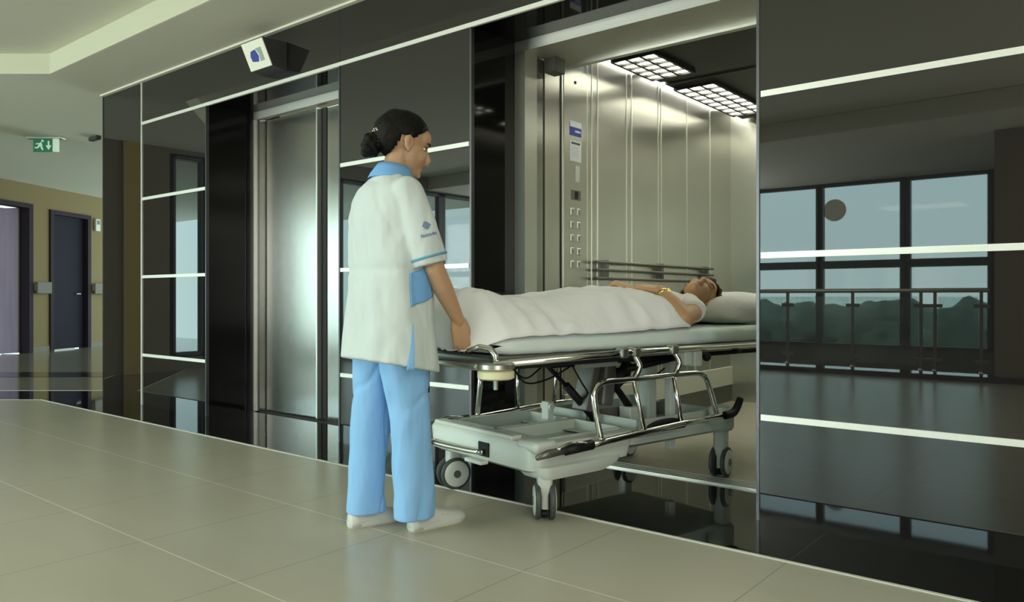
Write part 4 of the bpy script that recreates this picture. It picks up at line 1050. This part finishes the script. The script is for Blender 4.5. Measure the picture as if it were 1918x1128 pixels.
for k_ in range(30):
    d = Vector((random.gauss(0, 1), random.gauss(0, 1), random.gauss(0, 1))).normalized()
    c = bc + Vector((d.x * 0.026, d.y * 0.028, d.z * 0.036)); r = random.uniform(0.010, 0.020)
    ball(bm, c, r, u=12, v=8)
ball(bm, bc, (0.034, 0.034, 0.042))
limb(bm, [Hn @ Vector((-0.095, 0.003, -0.01)), bc], [0.035, 0.03])
bun = voxel('hair_bun', bm, M['hair_black'], hair, 0.004, 1, lambda co: co + (co - bc).normalized() * 0.004 * noise.noise(co * 70))
bm = bmesh.new(); cc = Hn @ Vector((-0.108, 0.004, -0.008))
for k_ in range(16):
    a = 2 * pi * k_ / 16; ball(bm, cc + Vector((-0.004, cos(a) * 0.034, sin(a) * 0.034)), 0.007, u=8, v=6)
obj('hair_tie', bm, M['black_plastic'], hair, True)
bm = bmesh.new()
for k_ in range(5): ball(bm, cc + Vector((-0.010, -0.032 + k_ * 0.008, 0.030 + (k_ % 2) * 0.007)), 0.0045, u=8, v=6)
obj('hair_clip', bm, M['chrome'], hair, True)
def eye_set(Mh, par, closed, brow):
    for s in (-1, 1):
        bm = bmesh.new(); vs = ball(bm, (0, 0, 0), ((0.0115, 0.0125, 0.0095) if closed else (0.010, 0.0115, 0.0060)), u=16, v=10)
        for w in vs: w.co = Mh @ (w.co + Vector((0.071 if closed else 0.0695, s * 0.031, 0.002)))
        obj('eyelid' if closed else 'eye', bm, (M['skin_patient'] if closed else M['paper']), par, True)
        bm = bmesh.new(); z = -0.003 if closed else 0.009
        tube(bm, [Mh @ Vector((0.083 - 0.006 * abs(t) ** 2, s * (0.031 + 0.013 * t), z + (-0.001 if closed else 0.001) * (1 - t * t))) for t in (-1, -.5, 0, .5, 1)], 0.0016, 6)
        obj('eyelashes', bm, M['eye'], par, True)
        if not closed:
            bm = bmesh.new(); vs = ball(bm, (0, 0, 0), (0.003, 0.0055, 0.0055), u=12, v=8)
            for w in vs: w.co = Mh @ (w.co + Vector((0.0785, s * 0.031, 0.002)))
            obj('iris', bm, M['eye'], par, True)
        bm = bmesh.new(); tube(bm, [Mh @ Vector((0.093 - 0.010 * abs(t + .3) ** 2, s * (0.033 + 0.017 * t), 0.022 + 0.003 * (1 - t * t))) for t in (-1, -.5, 0, .5, 1)], [0.002, 0.003, 0.003, 0.0025, 0.0015], 6)
        obj('eyebrow', bm, brow, par, True)
eye_set(Hn, nurse, False, M['hair_black'])
def lips(o, Mh, lipm):
    me = o.data; me.materials.append(lipm); inv = Mh.inverted()
    for p in me.polygons:
        q = inv @ p.center
        if q.x > 0.078 and (q.y / 0.024) ** 2 + ((q.z + 0.0635) / 0.0105) ** 2 < 1: p.material_index = 1
lips(nb, Hn, M['lip'])

# ---------------------------------------------------- patient (bed coordinates: x towards the head, y to the far side, z up)
pat = empty('person', OB, BA, 'person with brown hair lying on the stretcher under a white sheet', 'person')
# head: crown towards +x, face up and turned to the near side
up_ = Vector((0.02, -0.58, 0.90)).normalized()    # facing direction
crown = Vector((1.0, 0.0, 0.22)); crown = (crown - up_ * crown.dot(up_)).normalized()
left_ = crown.cross(up_)
Hp = Matrix((up_, left_, crown)).transposed().to_4x4(); Hp.translation = Vector((1.345, 0.270, 0.900)); Hp = Hp @ Matrix.Scale(1.06, 4)
bm = bmesh.new(); head_parts(bm, Hp)
limb(bm, [(1.33, 0.30, 0.865), (1.26, 0.315, 0.845), (1.20, 0.32, 0.835)], [0.048, 0.048, 0.055])
def ringx(x, cy_, cz_, q_, r_, n_=28):
    return [Vector((x, cy_ + q_ * cos(2 * pi * k / n_), cz_ + r_ * sin(2 * pi * k / n_))) for k in range(n_)]
loft(bm, [ringx(0.55, 0.32, 0.82, 0.13, 0.065), ringx(0.70, 0.32, 0.835, 0.135, 0.075), ringx(0.90, 0.32, 0.845, 0.13, 0.085), ringx(1.08, 0.32, 0.845, 0.145, 0.082), ringx(1.20, 0.32, 0.835, 0.13, 0.06)])
for s in (-1, 1): limb(bm, [(0.60, 0.32 + s * 0.08, 0.82), (0.25, 0.32 + s * 0.075, 0.81), (-0.10, 0.32 + s * 0.07, 0.80)], [0.06, 0.05, 0.034]); limb(bm, [(-0.12, 0.32 + s * 0.07, 0.79), (-0.165, 0.32 + s * 0.09, 0.87)], [0.035, 0.024])
limb(bm, [(1.17, 0.17, 0.845), (1.06, 0.085, 0.815), (0.925, 0.030, 0.796), (0.930, 0.105, 0.865), (0.945, 0.195, 0.930)], [0.052, 0.048, 0.046, 0.043, 0.029])
limb(bm, [(1.17, 0.47, 0.845), (1.0, 0.56, 0.81), (0.92, 0.60, 0.80), (0.90, 0.52, 0.90), (0.885, 0.44, 0.962)], [0.050, 0.043, 0.038, 0.036, 0.025])
hand_parts(bm, frame((0.943, 0.20, 0.933), (-0.42, 0.90, 0.20), (-0.1, -0.35, 1.0)), -1, (0.42, 0.46, 0.50, 0.56), 0.3, 1.06)
hand_parts(bm, frame((0.885, 0.44, 0.965), (-0.40, -0.9, -0.04), (0.0, -0.1, 1.0)), 1, 0.35, 0.3, 1.0)
pb = voxel('body', bm, M['skin_patient'], pat, 0.0042, 3, face_shape(Hp)); lips(pb, Hp, M['lip'])
# shirt
bm = bmesh.new()
loft(bm, [ringx(0.60, 0.32, 0.825, 0.145, 0.072), ringx(0.80, 0.32, 0.845, 0.150, 0.090), ringx(0.95, 0.32, 0.852, 0.145, 0.098), ringx(1.08, 0.32, 0.852, 0.160, 0.098), ringx(1.17, 0.32, 0.845, 0.155, 0.080), ringx(1.225, 0.32, 0.838, 0.10, 0.064), ringx(1.245, 0.32, 0.842, 0.075, 0.054)])
tube(bm, [(1.17, 0.20, 0.85), (1.10, 0.105, 0.835), (1.075, 0.085, 0.826)], [0.070, 0.062, 0.060], 24)
tube(bm, [(1.17, 0.44, 0.85), (1.06, 0.53, 0.825), (1.0, 0.565, 0.815)], [0.070, 0.062, 0.060], 24)
voxel('shirt', bm, M['white_cloth_b'], pat, 0.006, 5, lambda co: co + Vector((0, 0, 0.007)) * noise.noise(co * 12))
def keep_p(q):
    if q.x > 0.02: return q.z > 0.058 + 0.25 * max(0, q.x - 0.05)
    return q.z > -0.06 + 0.9 * max(0, q.x + 0.06)
ph = hair_cap(Hp, M['hair_brown'], pat, keep_p, 1.20, amp=0.020)
eye_set(Hp, pat, True, M['hair_brown'])
# wrist watch
wc = Vector((0.941, 0.170, 0.911)); wd = Vector((0.015, 0.09, 0.065)).normalized()
s_ = wd.cross(Vector((0, 0, 1))).normalized(); u_ = s_.cross(wd).normalized(); bm = bmesh.new(); rings = []
for q, rr in ((-0.008, 0.030), (-0.008, 0.0345), (0.008, 0.0345), (0.008, 0.030)):
    rings.append([wc + wd * q + (s_ * cos(2 * pi * k / 32) + u_ * sin(2 * pi * k / 32)) * rr for k in range(32)])
loft(bm, rings, cap=False); wt_ = obj('wrist_watch', bm, M['gold'], pat, True)
bm = bmesh.new(); n_ = (u_ * 0.8 - Vector((-.2, 0.7, 0)) ).normalized(); cyl(bm, wc + n_ * 0.032, wc + n_ * 0.041, 0.014, 24); obj('watch_face', bm, M['gold'], wt_)
